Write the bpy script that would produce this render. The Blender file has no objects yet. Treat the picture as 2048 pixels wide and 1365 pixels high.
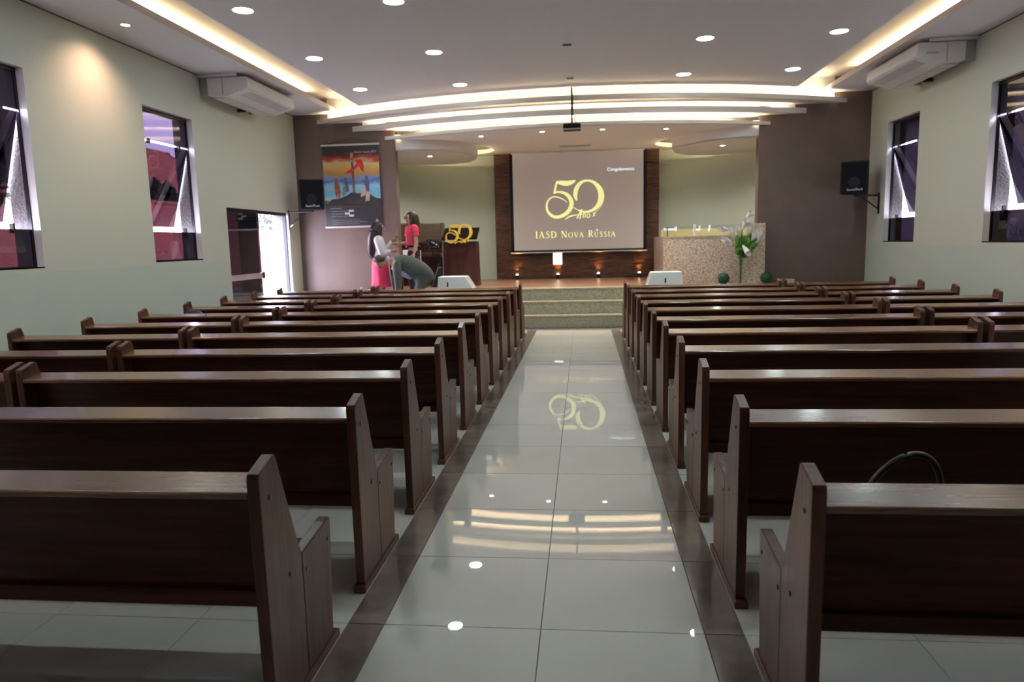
import bpy, bmesh, math, random
from mathutils import Vector, Matrix
random.seed(7)
S = bpy.context.scene
COL = S.collection
PI = math.pi

# ------------------------------------------------------------------ camera, world, exposure
pitch, yaw, roll = 0.1381, 0.1022, -0.0242
fw = Vector((-math.sin(yaw)*math.cos(pitch), math.cos(yaw)*math.cos(pitch), -math.sin(pitch)))
rt = Vector((math.cos(yaw), math.sin(yaw), 0)); up = rt.cross(fw)
r2 = rt*math.cos(roll) + up*math.sin(roll); u2 = up*math.cos(roll) - rt*math.sin(roll)
cam = bpy.data.cameras.new('camera'); cam_o = bpy.data.objects.new('camera', cam); COL.objects.link(cam_o)
cam_o.matrix_world = Matrix(((r2.x, u2.x, -fw.x, 0.1932), (r2.y, u2.y, -fw.y, 0), (r2.z, u2.z, -fw.z, 1.6), (0, 0, 0, 1)))
cam.sensor_width = 36; cam.lens = 36*1429.2/2048; cam.clip_start = 0.05; cam.clip_end = 300
cam.dof.use_dof = True; cam.dof.focus_distance = 4.2; cam.dof.aperture_fstop = 2.8
S.camera = cam_o
S.view_settings.view_transform = 'Standard'; S.view_settings.look = 'None'
S.view_settings.exposure = 0.40; S.view_settings.gamma = 1.0; S.view_settings.use_curve_mapping = False
S.cycles.caustics_reflective = False; S.cycles.caustics_refractive = False
S.cycles.sample_clamp_indirect = 6.0; S.cycles.max_bounces = 10; S.cycles.transparent_max_bounces = 12

SKY = 42.0
w = bpy.data.worlds.new('overcast_sky'); S.world = w; w.use_nodes = True
nt = w.node_tree; nt.nodes.clear()
o_ = nt.nodes.new('ShaderNodeOutputWorld'); b_ = nt.nodes.new('ShaderNodeBackground')
tc = nt.nodes.new('ShaderNodeTexCoord'); mp = nt.nodes.new('ShaderNodeMapping'); mp.inputs['Scale'].default_value = (1, 1, 4)
nz = nt.nodes.new('ShaderNodeTexNoise'); nz.inputs['Scale'].default_value = 2.2; nz.inputs['Detail'].default_value = 4
cr = nt.nodes.new('ShaderNodeValToRGB')
cr.color_ramp.elements[0].position = .35; cr.color_ramp.elements[0].color = (.60, .64, .98, 1)
cr.color_ramp.elements[1].position = .65; cr.color_ramp.elements[1].color = (.95, .90, 1, 1)
nt.links.new(tc.outputs['Generated'], mp.inputs['Vector']); nt.links.new(mp.outputs['Vector'], nz.inputs['Vector'])
nt.links.new(nz.outputs['Fac'], cr.inputs['Fac']); nt.links.new(cr.outputs['Color'], b_.inputs['Color'])
b_.inputs['Strength'].default_value = SKY; nt.links.new(b_.outputs['Background'], o_.inputs['Surface'])

# lamp levels
L_DOWN = 95.0      # cool ceiling downlights
L_COVE = 60.0       # warm LED strips
L_SPOT = 110.0       # halogen spots (watts)
SCREEN = 0.10

# ------------------------------------------------------------------ materials
MATS = {}
def mat(name, col=(.8, .8, .8), rough=.5, metal=0., spec=.5, col2=None, scale=(5, 5, 5), nscale=1., lo=.35, hi=.65,
        bump=0., bdist=.01, emit=None, estr=0., coat=0., detail=4, rand=0., coords='Object', trans=0., alpha=1.):
    if name in MATS: return MATS[name]
    m = bpy.data.materials.new(name); m.use_nodes = True; MATS[name] = m
    t = m.node_tree; p = t.nodes['Principled BSDF']
    p.inputs['Base Color'].default_value = (*col, 1); p.inputs['Roughness'].default_value = rough
    p.inputs['Metallic'].default_value = metal; p.inputs['Specular IOR Level'].default_value = spec
    p.inputs['Coat Weight'].default_value = coat; p.inputs['Coat Roughness'].default_value = .12
    p.inputs['Transmission Weight'].default_value = trans
    if emit: p.inputs['Emission Color'].default_value = (*emit, 1); p.inputs['Emission Strength'].default_value = estr
    if col2 or bump:
        tc = t.nodes.new('ShaderNodeTexCoord'); mp = t.nodes.new('ShaderNodeMapping'); mp.inputs['Scale'].default_value = scale
        n = t.nodes.new('ShaderNodeTexNoise'); n.inputs['Scale'].default_value = nscale; n.inputs['Detail'].default_value = detail
        t.links.new(tc.outputs[coords], mp.inputs['Vector']); t.links.new(mp.outputs['Vector'], n.inputs['Vector'])
        if rand:
            oi = t.nodes.new('ShaderNodeObjectInfo'); vm = t.nodes.new('ShaderNodeVectorMath'); vm.operation = 'SCALE'
            vm.inputs[0].default_value = (37, 17, 29); t.links.new(oi.outputs['Random'], vm.inputs['Scale'])
            t.links.new(vm.outputs['Vector'], mp.inputs['Location'])
        if col2:
            c = t.nodes.new('ShaderNodeValToRGB'); c.color_ramp.elements[0].position = lo; c.color_ramp.elements[1].position = hi
            c.color_ramp.elements[0].color = (*col, 1); c.color_ramp.elements[1].color = (*col2, 1)
            t.links.new(n.outputs['Fac'], c.inputs['Fac'])
            if rand:
                hs = t.nodes.new('ShaderNodeHueSaturation'); mr = t.nodes.new('ShaderNodeMapRange')
                mr.inputs['To Min'].default_value = 1-rand; mr.inputs['To Max'].default_value = 1+rand
                t.links.new(oi.outputs['Random'], mr.inputs['Value']); t.links.new(mr.outputs['Result'], hs.inputs['Value'])
                t.links.new(c.outputs['Color'], hs.inputs['Color']); t.links.new(hs.outputs['Color'], p.inputs['Base Color'])
            else: t.links.new(c.outputs['Color'], p.inputs['Base Color'])
        if bump:
            bn = t.nodes.new('ShaderNodeBump'); bn.inputs['Strength'].default_value = bump; bn.inputs['Distance'].default_value = bdist
            t.links.new(n.outputs['Fac'], bn.inputs['Height']); t.links.new(bn.outputs['Normal'], p.inputs['Normal'])
    return m
def emat(name, col, strength):
    if name in MATS: return MATS[name]
    m = bpy.data.materials.new(name); m.use_nodes = True; MATS[name] = m; t = m.node_tree; t.nodes.clear()
    o = t.nodes.new('ShaderNodeOutputMaterial'); e = t.nodes.new('ShaderNodeEmission')
    e.inputs['Color'].default_value = (*col, 1); e.inputs['Strength'].default_value = strength
    t.links.new(e.outputs['Emission'], o.inputs['Surface']); return m
def glassmat(name, tint, refl=.9):
    # thin sheet: every crossing of a face tints the light, both faces reflect by angle
    m = bpy.data.materials.new(name); m.use_nodes = True; MATS[name] = m; t = m.node_tree; t.nodes.clear()
    o = t.nodes.new('ShaderNodeOutputMaterial'); mx = t.nodes.new('ShaderNodeMixShader'); tr = t.nodes.new('ShaderNodeBsdfTransparent')
    gl = t.nodes.new('ShaderNodeBsdfGlossy'); gl.inputs['Roughness'].default_value = .01; gl.inputs['Color'].default_value = (refl, refl, refl, 1)
    g = t.nodes.new('ShaderNodeNewGeometry'); dt = t.nodes.new('ShaderNodeVectorMath'); dt.operation = 'DOT_PRODUCT'
    def mth(op, a, b):
        n = t.nodes.new('ShaderNodeMath'); n.operation = op
        for k, v in enumerate((a, b)):
            if v is None: continue
            if isinstance(v, (int, float)): n.inputs[k].default_value = v
            else: t.links.new(v, n.inputs[k])
        return n.outputs[0]
    t.links.new(g.outputs['Normal'], dt.inputs[0]); t.links.new(g.outputs['Incoming'], dt.inputs[1])
    c = mth('SUBTRACT', 1.0, mth('ABSOLUTE', dt.outputs['Value'], None)); f = mth('ADD', mth('MULTIPLY', mth('POWER', c, 5.0), .96), .04)
    tr.inputs['Color'].default_value = (*tint, 1)
    t.links.new(f, mx.inputs['Fac']); t.links.new(tr.outputs['BSDF'], mx.inputs[1]); t.links.new(gl.outputs['BSDF'], mx.inputs[2])
    t.links.new(mx.outputs['Shader'], o.inputs['Surface']); return m

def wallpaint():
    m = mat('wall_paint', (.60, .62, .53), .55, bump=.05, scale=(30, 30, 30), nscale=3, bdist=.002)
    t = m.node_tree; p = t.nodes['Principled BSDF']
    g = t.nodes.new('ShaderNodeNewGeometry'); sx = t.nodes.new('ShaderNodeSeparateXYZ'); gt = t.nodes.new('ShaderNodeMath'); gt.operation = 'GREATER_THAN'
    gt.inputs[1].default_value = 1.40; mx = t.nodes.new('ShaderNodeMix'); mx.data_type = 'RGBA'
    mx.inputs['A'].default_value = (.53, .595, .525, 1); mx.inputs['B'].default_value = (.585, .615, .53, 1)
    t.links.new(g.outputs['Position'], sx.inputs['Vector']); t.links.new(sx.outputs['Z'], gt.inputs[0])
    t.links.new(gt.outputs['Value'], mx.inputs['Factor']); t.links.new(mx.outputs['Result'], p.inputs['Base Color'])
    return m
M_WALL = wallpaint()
M_CEIL = mat('ceiling_paint', (.80, .815, .86), .7, bump=.03, scale=(20, 20, 20), bdist=.002)
M_WHITE = mat('white_plaster', (.82, .80, .80), .65, bump=.03, scale=(20, 20, 20), bdist=.002)
M_BROWN = mat('brown_paint', (.125, .085, .07), .6, col2=(.15, .10, .085), scale=(2, 2, 2), bump=.08, bdist=.004)
M_NICHE = mat('sage_paint', (.46, .52, .42), .55, col2=(.49, .55, .45), scale=(1, 1, 1))
M_TILE = mat('porcelain_tile', (.62, .62, .575), .012, spec=1.0, col2=(.65, .65, .605), scale=(2, 2, 2), rand=.025)
M_TILE.node_tree.nodes['Principled BSDF'].inputs['IOR'].default_value = 1.75
M_GROUT = mat('grout', (.10, .10, .09), .6, col2=(.13, .13, .12), scale=(9, 9, 9))
M_BORDER = mat('brown_tile', (.15, .12, .10), .16, spec=.6, col2=(.20, .165, .14), scale=(6, 6, 6), rand=.05)
M_WOOD = mat('pew_wood_x', (.024, .007, .0045), .36, spec=.2, col2=(.072, .020, .010), scale=(1.2, 22, 22), nscale=1.6, lo=.3, hi=.75, rand=.28, bump=.03, bdist=.002)
M_WOODZ = mat('pew_wood_z', (.050, .019, .012), .36, spec=.28, col2=(.125, .051, .030), scale=(22, 22, 1.4), nscale=1.4, lo=.3, hi=.75, coat=.05, rand=.30, bump=.03, bdist=.002)
M_RAIL = mat('pew_rail', (.085, .036, .018), .27, col2=(.19, .085, .038), scale=(1.5, 26, 26), nscale=1.6, lo=.3, hi=.72, coat=.4, rand=.20)
M_BOLT = mat('bolt_steel', (.10, .08, .07), .35, .7)
M_GRAN = mat('granite', (.28, .28, .20), .3, col2=(.48, .47, .37), scale=(26, 26, 26), nscale=1.3, lo=.34, hi=.66, detail=8)
M_GRANE = mat('granite_nosing', (.26, .24, .165), .3, col2=(.46, .43, .32), scale=(26, 26, 26), nscale=1.3, detail=8)
M_TANK = mat('pink_granite', (.27, .205, .165), .35, col2=(.56, .50, .42), scale=(30, 30, 30), nscale=1.2, lo=.38, hi=.62, detail=7, bump=.1, bdist=.004)
M_STAGE = mat('stage_floor', (.24, .13, .085), .3, col2=(.30, .175, .115), scale=(1, 14, 14))
M_BLACK = mat('black_plastic', (.008, .009, .011), .55, spec=.22, bump=.1, scale=(60, 60, 60), bdist=.001)
M_GRILL = mat('speaker_grille', (.008, .009, .012), .85, spec=.08, bump=.2, scale=(220, 220, 220), bdist=.002)
M_DKMET = mat('dark_metal', (.02, .02, .024), .4, .6, bump=.02)
M_ALU = mat('aluminium', (.55, .55, .56), .35, .8, col2=(.6, .6, .61))
M_WPL = mat('white_plastic', (.72, .70, .68), .4, col2=(.75, .73, .71))
M_GREYPL = mat('grey_plastic', (.42, .42, .43), .45, col2=(.45, .45, .46))
M_STUCCO = mat('rough_stucco', (.095, .09, .09), .9, col2=(.14, .13, .13), scale=(35, 35, 35), bump=.8, bdist=.02)
M_MAHOG = mat('mahogany', (.035, .009, .008), .28, col2=(.075, .02, .016), scale=(18, 18, 1.5), coat=.3)
M_GOLD = mat('gold_paint', (.72, .52, .05), .35, .15, col2=(.80, .60, .09), scale=(9, 9, 9))
M_GLASSL = glassmat('violet_tinted_glass', (.104, .090, .112))
M_GLASSR = glassmat('dark_tinted_glass', (.042, .036, .048))
M_CLEAR = glassmat('clear_glass', (.93, .95, .94), .2)
M_LED = emat('warm_led', (1, .76, .45), L_COVE)
M_LEDS = emat('warm_led_side', (1, .74, .42), L_COVE*.62)
M_DOWN = emat('downlight_diffuser', (.84, .98, .98), L_DOWN)
M_HALO = emat('halogen_lens', (1, .80, .62), 40)

# ------------------------------------------------------------------ mesh helpers
class MB:
    def __init__(s): s.v = []; s.f = []
    def box(s, x0, x1, y0, y1, z0, z1):
        n = len(s.v)
        s.v += [(x0,y0,z0),(x1,y0,z0),(x1,y1,z0),(x0,y1,z0),(x0,y0,z1),(x1,y0,z1),(x1,y1,z1),(x0,y1,z1)]
        s.f += [(n,n+3,n+2,n+1),(n+4,n+5,n+6,n+7),(n,n+1,n+5,n+4),(n+1,n+2,n+6,n+5),(n+2,n+3,n+7,n+6),(n+3,n,n+4,n+7)]
        return s
    def prism(s, poly, a, b, axis='x'):          # poly in the two other axes, in order
        n = len(s.v); k = len(poly)
        for c in (a, b):
            for p, q in poly:
                s.v.append({'x': (c, p, q), 'y': (p, c, q), 'z': (p, q, c)}[axis])
        s.f.append(tuple(range(n, n+k))); s.f.append(tuple(range(n+2*k-1, n+k-1, -1)))
        for i in range(k):
            j = (i+1) % k; s.f.append((n+i, n+k+i, n+k+j, n+j))
        return s
    def tube(s, pts, r, seg=8, cap=True):
        pts = [Vector(p) for p in pts]; rr = r if isinstance(r, (list, tuple)) else [r]*len(pts)
        n0 = len(s.v); ref = None
        for i, p in enumerate(pts):
            d = (pts[min(i+1, len(pts)-1)] - pts[max(i-1, 0)]).normalized()
            if ref is None or abs(ref.dot(d)) > .95: ref = Vector((0, 0, 1)) if abs(d.z) < .9 else Vector((1, 0, 0))
            a = d.cross(ref).normalized(); b = d.cross(a).normalized(); ref = b.cross(d) if False else ref
            for k in range(seg):
                t = 2*PI*k/seg; s.v.append(tuple(p + (a*math.cos(t) + b*math.sin(t))*rr[i]))
        for i in range(len(pts)-1):
            for k in range(seg):
                j = (k+1) % seg; s.f.append((n0+i*seg+k, n0+i*seg+j, n0+(i+1)*seg+j, n0+(i+1)*seg+k))
        if cap:
            s.f.append(tuple(n0+k for k in range(seg))[::-1]); e = n0+(len(pts)-1)*seg; s.f.append(tuple(e+k for k in range(seg)))
        return s
    def lathe(s, prof, c=(0, 0, 0), seg=24, sx=1., sy=1., cap=True):
        n0 = len(s.v)
        for r, z in prof:
            for k in range(seg):
                t = 2*PI*k/seg; s.v.append((c[0]+r*math.cos(t)*sx, c[1]+r*math.sin(t)*sy, c[2]+z))
        for i in range(len(prof)-1):
            for k in range(seg):
                j = (k+1) % seg; s.f.append((n0+i*seg+k, n0+i*seg+j, n0+(i+1)*seg+j, n0+(i+1)*seg+k))
        if cap: s.f.append(tuple(n0+k for k in range(seg))[::-1]); e = n0+(len(prof)-1)*seg; s.f.append(tuple(e+k for k in range(seg)))
        return s
    def ball(s, c, rx, ry=None, rz=None, seg=16, rings=10):
        ry = ry or rx; rz = rz or rx
        prof = [(math.sin(PI*i/rings), -math.cos(PI*i/rings)) for i in range(1, rings)]
        n0 = len(s.v)
        s.lathe([(a, b) for a, b in prof], (0, 0, 0), seg)
        for i in range(n0, len(s.v)):
            x, y, z = s.v[i]; s.v[i] = (c[0]+x*rx, c[1]+y*ry, c[2]+z*rz)
        return s
    def ribbon(s, pts, wid, y0=0., y1=-.004):    # flat stroke in the xz plane with thickness in y
        P = [Vector((p[0], 0, p[1])) for p in pts]; W = wid if isinstance(wid, (list, tuple)) else [wid]*len(P)
        L = []; R = []
        for i, p in enumerate(P):
            d = P[min(i+1, len(P)-1)] - P[max(i-1, 0)]
            if d.length < 1e-9: d = Vector((1, 0, 0))
            d.normalize(); nrm = Vector((-d.z, 0, d.x)); L.append(p+nrm*W[i]/2); R.append(p-nrm*W[i]/2)
        for i in range(len(P)-1):
            n = len(s.v)
            for y in (y0, y1):
                for q in (L[i], R[i], R[i+1], L[i+1]): s.v.append((q.x, y, q.z))
            s.f += [(n, n+1, n+2, n+3), (n+7, n+6, n+5, n+4), (n, n+4, n+5, n+1), (n+1, n+5, n+6, n+2), (n+2, n+6, n+7, n+3), (n+3, n+7, n+4, n)]
        return s
    def strip(s, A, B):                          # quad strip between two point lists
        n = len(s.v); k = len(A); s.v += [tuple(p) for p in A] + [tuple(p) for p in B]
        for i in range(k-1): s.f.append((n+i, n+i+1, n+k+i+1, n+k+i))
        return s
    def mesh(s, name):
        me = bpy.data.meshes.new(name); me.from_pydata(s.v, [], s.f); me.validate()
        bm = bmesh.new(); bm.from_mesh(me); bmesh.ops.recalc_face_normals(bm, faces=bm.faces); bm.to_mesh(me); bm.free()
        return me
    def build(s, name, m, parent=None, smooth=False, bevel=0., loc=None, rot=None):
        me = s.mesh(name); me.materials.append(m)
        if smooth:
            for p in me.polygons: p.use_smooth = True
        o = bpy.data.objects.new(name, me); COL.objects.link(o)
        if parent: o.parent = parent
        if loc: o.location = loc
        if rot: o.rotation_euler = rot
        if bevel:
            b = o.modifiers.new('bevel', 'BEVEL'); b.width = bevel; b.segments = 2; b.limit_method = 'ANGLE'
        return o
def smooth_angle(o, a=.7):
    for p in o.data.polygons: p.use_smooth = True
    o.data.set_sharp_from_angle(angle=a)
def tag(o, label, cat, group=None):
    o['label'] = label; o['category'] = cat
    if group: o['group'] = group
    return o
def struct(o, label=None):
    o['kind'] = 'structure'
    if label: o['label'] = label
    return o
def thing(name, loc, label, cat, group=None, rz=0.):
    o = bpy.data.objects.new(name, None); COL.objects.link(o); o.location = loc; o.rotation_euler = (0, 0, rz); o.empty_display_size = .1
    return tag(o, label, cat, group)
def copy_tree(o, parent=None):
    c = o.copy(); COL.objects.link(c); c.parent = parent
    for ch in o.children: copy_tree(ch, c)
    return c
def text(name, body, size, m, parent, loc, rot, ext=.001, align='LEFT', shear=0.):
    cu = bpy.data.curves.new(name, 'FONT'); cu.body = body; cu.size = size; cu.extrude = ext; cu.align_x = align; cu.shear = shear; cu.resolution_u = 3
    tmp = bpy.data.objects.new(name, cu); COL.objects.link(tmp)
    bpy.context.view_layer.update()
    me = bpy.data.meshes.new_from_object(tmp.evaluated_get(bpy.context.evaluated_depsgraph_get()))
    bpy.data.objects.remove(tmp); me.materials.clear(); me.materials.append(m)
    o = bpy.data.objects.new(name, me); COL.objects.link(o); o.parent = parent; o.location = loc; o.rotation_euler = rot
    return o
FRONT = (PI/2, 0, 0)      # text facing -Y
def catmull(P, n=6):
    out = []
    for i in range(len(P)-1):
        p0, p1, p2, p3 = P[max(i-1, 0)], P[i], P[i+1], P[min(i+2, len(P)-1)]
        for k in range(n):
            t = k/n
            out.append(tuple(.5*(2*b + (c-a)*t + (2*a-5*b+4*c-d)*t*t + (-a+3*b-3*c+d)*t**3) for a, b, c, d in zip(p0, p1, p2, p3)))
    out.append(tuple(P[-1])); return out

# ------------------------------------------------------------------ room shell
XL, XR, YR, YB = -5.54, 5.49, -3.6, 14.2
ZC = 4.19; ZT = 4.47
WL = [(5.94, 7.152), (9.163, 10.379), (2.72, 3.93), (-.5, .71)]
WR = [(12.234, 13.437), (9.018, 10.228), (5.80, 7.01), (2.58, 3.79)]
ZS, ZW = 1.444, 3.505
DOOR = (11.21, 13.66, 0, 2.265)
def wall(name, xa, xb, ops):
    m = MB(); ops = sorted(ops); y = YR
    for y0, y1, z0, z1 in ops:
        m.box(xa, xb, y, y0, -.3, ZT)
        if z0 > 0: m.box(xa, xb, y0, y1, -.3, z0)
        m.box(xa, xb, y0, y1, z1, ZT); y = y1
    m.box(xa, xb, y, 17.9, -.3, ZT)
    return struct(m.build(name, M_WALL))
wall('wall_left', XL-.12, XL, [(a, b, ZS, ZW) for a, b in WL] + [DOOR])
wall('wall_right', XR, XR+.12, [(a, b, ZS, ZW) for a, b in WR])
def shell_out(name, xa, xb, ops):
    m = MB(); ops = sorted(ops); y = YR
    for y0, y1, z0, z1 in ops:
        m.box(xa, xb, y, y0, -.3, ZT)
        if z0 > 0: m.box(xa, xb, y0, y1, -.3, z0)
        m.box(xa, xb, y0, y1, z1, ZT); y = y1
    m.box(xa, xb, y, 17.9, -.3, ZT)
    return struct(m.build(name, M_STUCCO))
shell_out('wall_left_outer', XL-.31, XL-.121, [(a, b, ZS, ZW) for a, b in WL] + [DOOR])
shell_out('wall_right_outer', XR+.121, XR+.31, [(a, b, ZS, ZW) for a, b in WR])
struct(MB().box(XL-.3, XR+.3, YR-.2, YR, -.3, ZT).build('wall_rear', M_BROWN))
struct(MB().box(XL, -3.5, YB, YB+.22, 0, ZT-.001).build('wall_back_left', M_BROWN))
struct(MB().box(3.49, XR, YB, YB+.22, 0, ZT-.001).build('wall_back_right', M_BROWN))
struct(MB().box(XL, XR, 17.6, 17.8, 0, ZT).build('wall_back', M_NICHE))
for sgn, nm in ((-1, 'wall_niche_left'), (1, 'wall_niche_right')):
    pts = [(1.85, 17.45), (2.7, 17.42)] + [(2.7+1.6*math.sin(t), 15.82+1.6*math.cos(t)) for t in [PI/2*i/14 for i in range(1, 15)]] + [(4.3, YB+.22)]
    A = [(sgn*x, y, .7) for x, y in pts]; B = [(sgn*x, y, 4.3) for x, y in pts]
    A2 = [(sgn*(x+.05), y+.05, .7) for x, y in pts]; B2 = [(sgn*(x+.05), y+.05, 4.3) for x, y in pts]
    o = MB().strip(A, B).strip(A2, B2).strip(B, B2).strip(A, A2).build(nm, M_NICHE); smooth_angle(o); struct(o)

# window reveals use a white paint trim inside the opening
def pane_box(y0, y1, z0, z1, x, th=.008): return MB().box(x-th/2, x+th/2, y0, y1, z0, z1)
wn = 0
def window(side, y0, y1):
    global wn
    wn += 1
    sg = -1 if side == 'L' else 1
    xw = XL if side == 'L' else XR; xg = xw + sg*.105; g = M_GLASSL if side == 'L' else M_GLASSR
    e = bpy.data.objects.new('window_%d' % wn, None); COL.objects.link(e); e.location = (xg, (y0+y1)/2, ZS); e.empty_display_size = .1; struct(e)
    e['label'] = 'tall narrow window of dark tinted glass with its middle pane tilted open'
    h = (y1-y0)/2
    def L(m): return m
    f = MB().box(-.02, .02, -h, h, ZW-ZS-.045, ZW-ZS).box(-.02, .02, -h, h, 0, .022).box(-.02, .02, -h, -h+.018, 0, ZW-ZS).box(-.02, .02, h-.018, h, 0, ZW-ZS)
    f.build('frame', M_DKMET, e)
    b = h-.018
    MB().box(-.004, .004, -b, b, 3.085-ZS, ZW-ZS-.045).build('pane', g, e)
    MB().box(-.004, .004, -b, b, .022, 1.852-ZS).build('pane', g, e)
    p = MB().box(-.004, .004, -b+.004, b-.004, -1.165, 0).build('tilted_pane', g, e)
    p.location = (0, 0, 3.062-ZS); p.rotation_euler = (0, -sg*.265, 0)
    for yy in (-b*.62, b*.62):
        MB().box(-.02, .02, -.018, .018, -.03, .03).build('glass_clamp', M_BLACK, e, loc=(0, yy, 3.07-ZS))
    MB().box(-.015, .03, -.012, .012, -.05, .05).build('latch', M_BLACK, e, loc=(-sg*.01, b*.55, 1.86-ZS))
    # painted inner reveal (four thin boards lining the opening)
    xi = -sg*.105
    a, c = sorted((xi, -sg*.02))
    MB().box(a, c, h-.004, h+.001, 0, ZW-ZS).box(a, c, -h-.001, -h+.004, 0, ZW-ZS).box(a, c, -h, h, ZW-ZS-.004, ZW-ZS+.001).build('reveal', M_WHITE, e)
    MB().box(min(xi-.012*-sg*0, c), max(a, c)+(.0), -h, h, -.004, .012).build('sill', M_DKMET, e)
for a, b in WL: window('L', a, b)
for a, b in WR: window('R', a, b)

# sliding door
d = bpy.data.objects.new('door_1', None); COL.objects.link(d); d.location = (XL-.08, 11.21, 0); struct(d)
d['label'] = 'dark tinted sliding glass door standing half open'
MB().box(-.03, .03, 0, 2.45, 2.20, 2.265).box(-.03, .03, 2.42, 2.45, 0, 2.2).box(-.03, .03, 0, .03, 0, 2.2).build('frame', M_DKMET, d)
lf = MB().box(-.005, .005, .03, 1.20, .02, 2.20).build('glass_leaf', M_GLASSR, d, loc=(.012, 0, 0))
lf2 = MB().box(-.005, .005, .55, 1.34, .02, 2.20).build('glass_leaf', M_GLASSL, d, loc=(-.02, 0, 0))
MB().box(.006, .03, .03, 1.30, 1.06, 1.155).build('handle_rail', M_ALU, d, bevel=.004)
MB().box(.0, .045, 1.29, 1.33, 1.045, 1.17).build('lock', M_BLACK, d)
MB().box(-.24, .079, 2.451, 2.455, 0, 2.265).box(-.24, .079, 0, 2.45, 2.266, 2.27).build('reveal', M_WHITE, d)

# ------------------------------------------------------------------ floor with its tiles
struct(MB().box(XL-.1, XR+.1, YR, 13.7, -.06, -.004).build('floor', M_GROUT))
FL = bpy.data.objects['floor']
T = .6676; J0 = 2.7744; g = .0030
def tilemesh(sx, sy, m, nm):
    b = .0015; x, y = sx/2, sy/2
    mb = MB(); mb.v = [(-x, -y, -.004), (x, -y, -.004), (x, y, -.004), (-x, y, -.004), (-x+b, -y+b, 0), (x-b, -y+b, 0), (x-b, y-b, 0), (-x+b, y-b, 0)]
    mb.f = [(4, 5, 6, 7), (0, 1, 5, 4), (1, 2, 6, 5), (2, 3, 7, 6), (3, 0, 4, 7)]
    me = mb.mesh(nm); me.materials.append(m); return me
ME_T = tilemesh(T-g, T-g, M_TILE, 'floor_tile'); ME_B = tilemesh(.158-g, T-g, M_BORDER, 'border_tile')
def put(me, nm, x, y):
    o = bpy.data.objects.new(nm, me); COL.objects.link(o); o.parent = FL; o.location = (x, y, 0)
rows = range(-3, 16)
BW = .158; XS = T + BW
rest = MB()
for j in rows:
    y = J0 + (j+.5)*T
    if y + T/2 > 13.16: continue
    for sx in (-1, 1):
        put(ME_T, 'floor_tile', sx*T/2, y); put(ME_B, 'border_tile', sx*(T+BW/2), y)
        for i in range(7):
            x = XS + (i+.5)*T
            if x + T/2 > 5.52: 
                continue
            if j < 10 and j > -2: put(ME_T, 'floor_tile', sx*x, y)
            else: rest.box(sx*x-T/2+g/2, sx*x+T/2-g/2, y-T/2+g/2, y+T/2-g/2, -.004, 0)
o = rest.build('far_floor_tiles', M_TILE, FL); o['kind'] = 'stuff'
m = MB()
for j in range(-10, 16):
    y = J0 + (j+.5)*T
    for sx in (-1, 1): m.box(*sorted((sx*5.5, sx*(XS+6*T+g))) , y-T/2+g/2, y+T/2-g/2, -.004, 0) if j < 15 else None
for j in range(-10, -3):
    y = J0 + (j+.5)*T
    for i in range(-8, 8): m.box(i*T+g/2, (i+1)*T-g/2, y-T/2+g/2, y+T/2-g/2, -.004, 0)
o = m.build('edge_floor_tiles', M_TILE, FL); o['kind'] = 'stuff'

# ------------------------------------------------------------------ ceiling
struct(MB().box(XL-.3, XR+.3, YR-.2, 17.8, ZT, ZT+.1).build('ceiling', M_WHITE))
CE = bpy.data.objects['ceiling']
for sg, nm in ((-1, 'l'), (1, 'r')):
    xw = XL if sg < 0 else XR
    x0, x1 = sorted((xw, sg*4.645))
    MB().box(x0, x1, YR, YB, ZC, ZC+.02).build('side_soffit', M_CEIL, CE)
    x0, x1 = sorted((sg*4.62, sg*4.645))
    MB().box(x0, x1, YR, YB, ZC, ZC+.085).build('soffit_lip', M_WHITE, CE)
    x0, x1 = sorted((sg*4.82, sg*4.96))
    MB().box(x0, x1, YR, YB, ZC+.02, ZC+.165).build('led_ledge', M_WHITE, CE)
    x0, x1 = sorted((sg*4.87, sg*4.89))
    MB().box(x0, x1, YR, 13.35, ZC+.166, ZC+.178).build('led_strip', M_LEDS, CE)
def arc(mid, c, x): return mid + c*x*x
ZLIP = [4.0, 3.83, 3.65]; LIPH = [.08, .098, .062]
AR = [(12.84, .0533, 5.07), (13.28, .049, 4.34), (13.36, .0617, 3.83)]
XC = 3.97
def xs(xm, n=41): return [-xm + 2*xm*i/(n-1) for i in range(n)]
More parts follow.
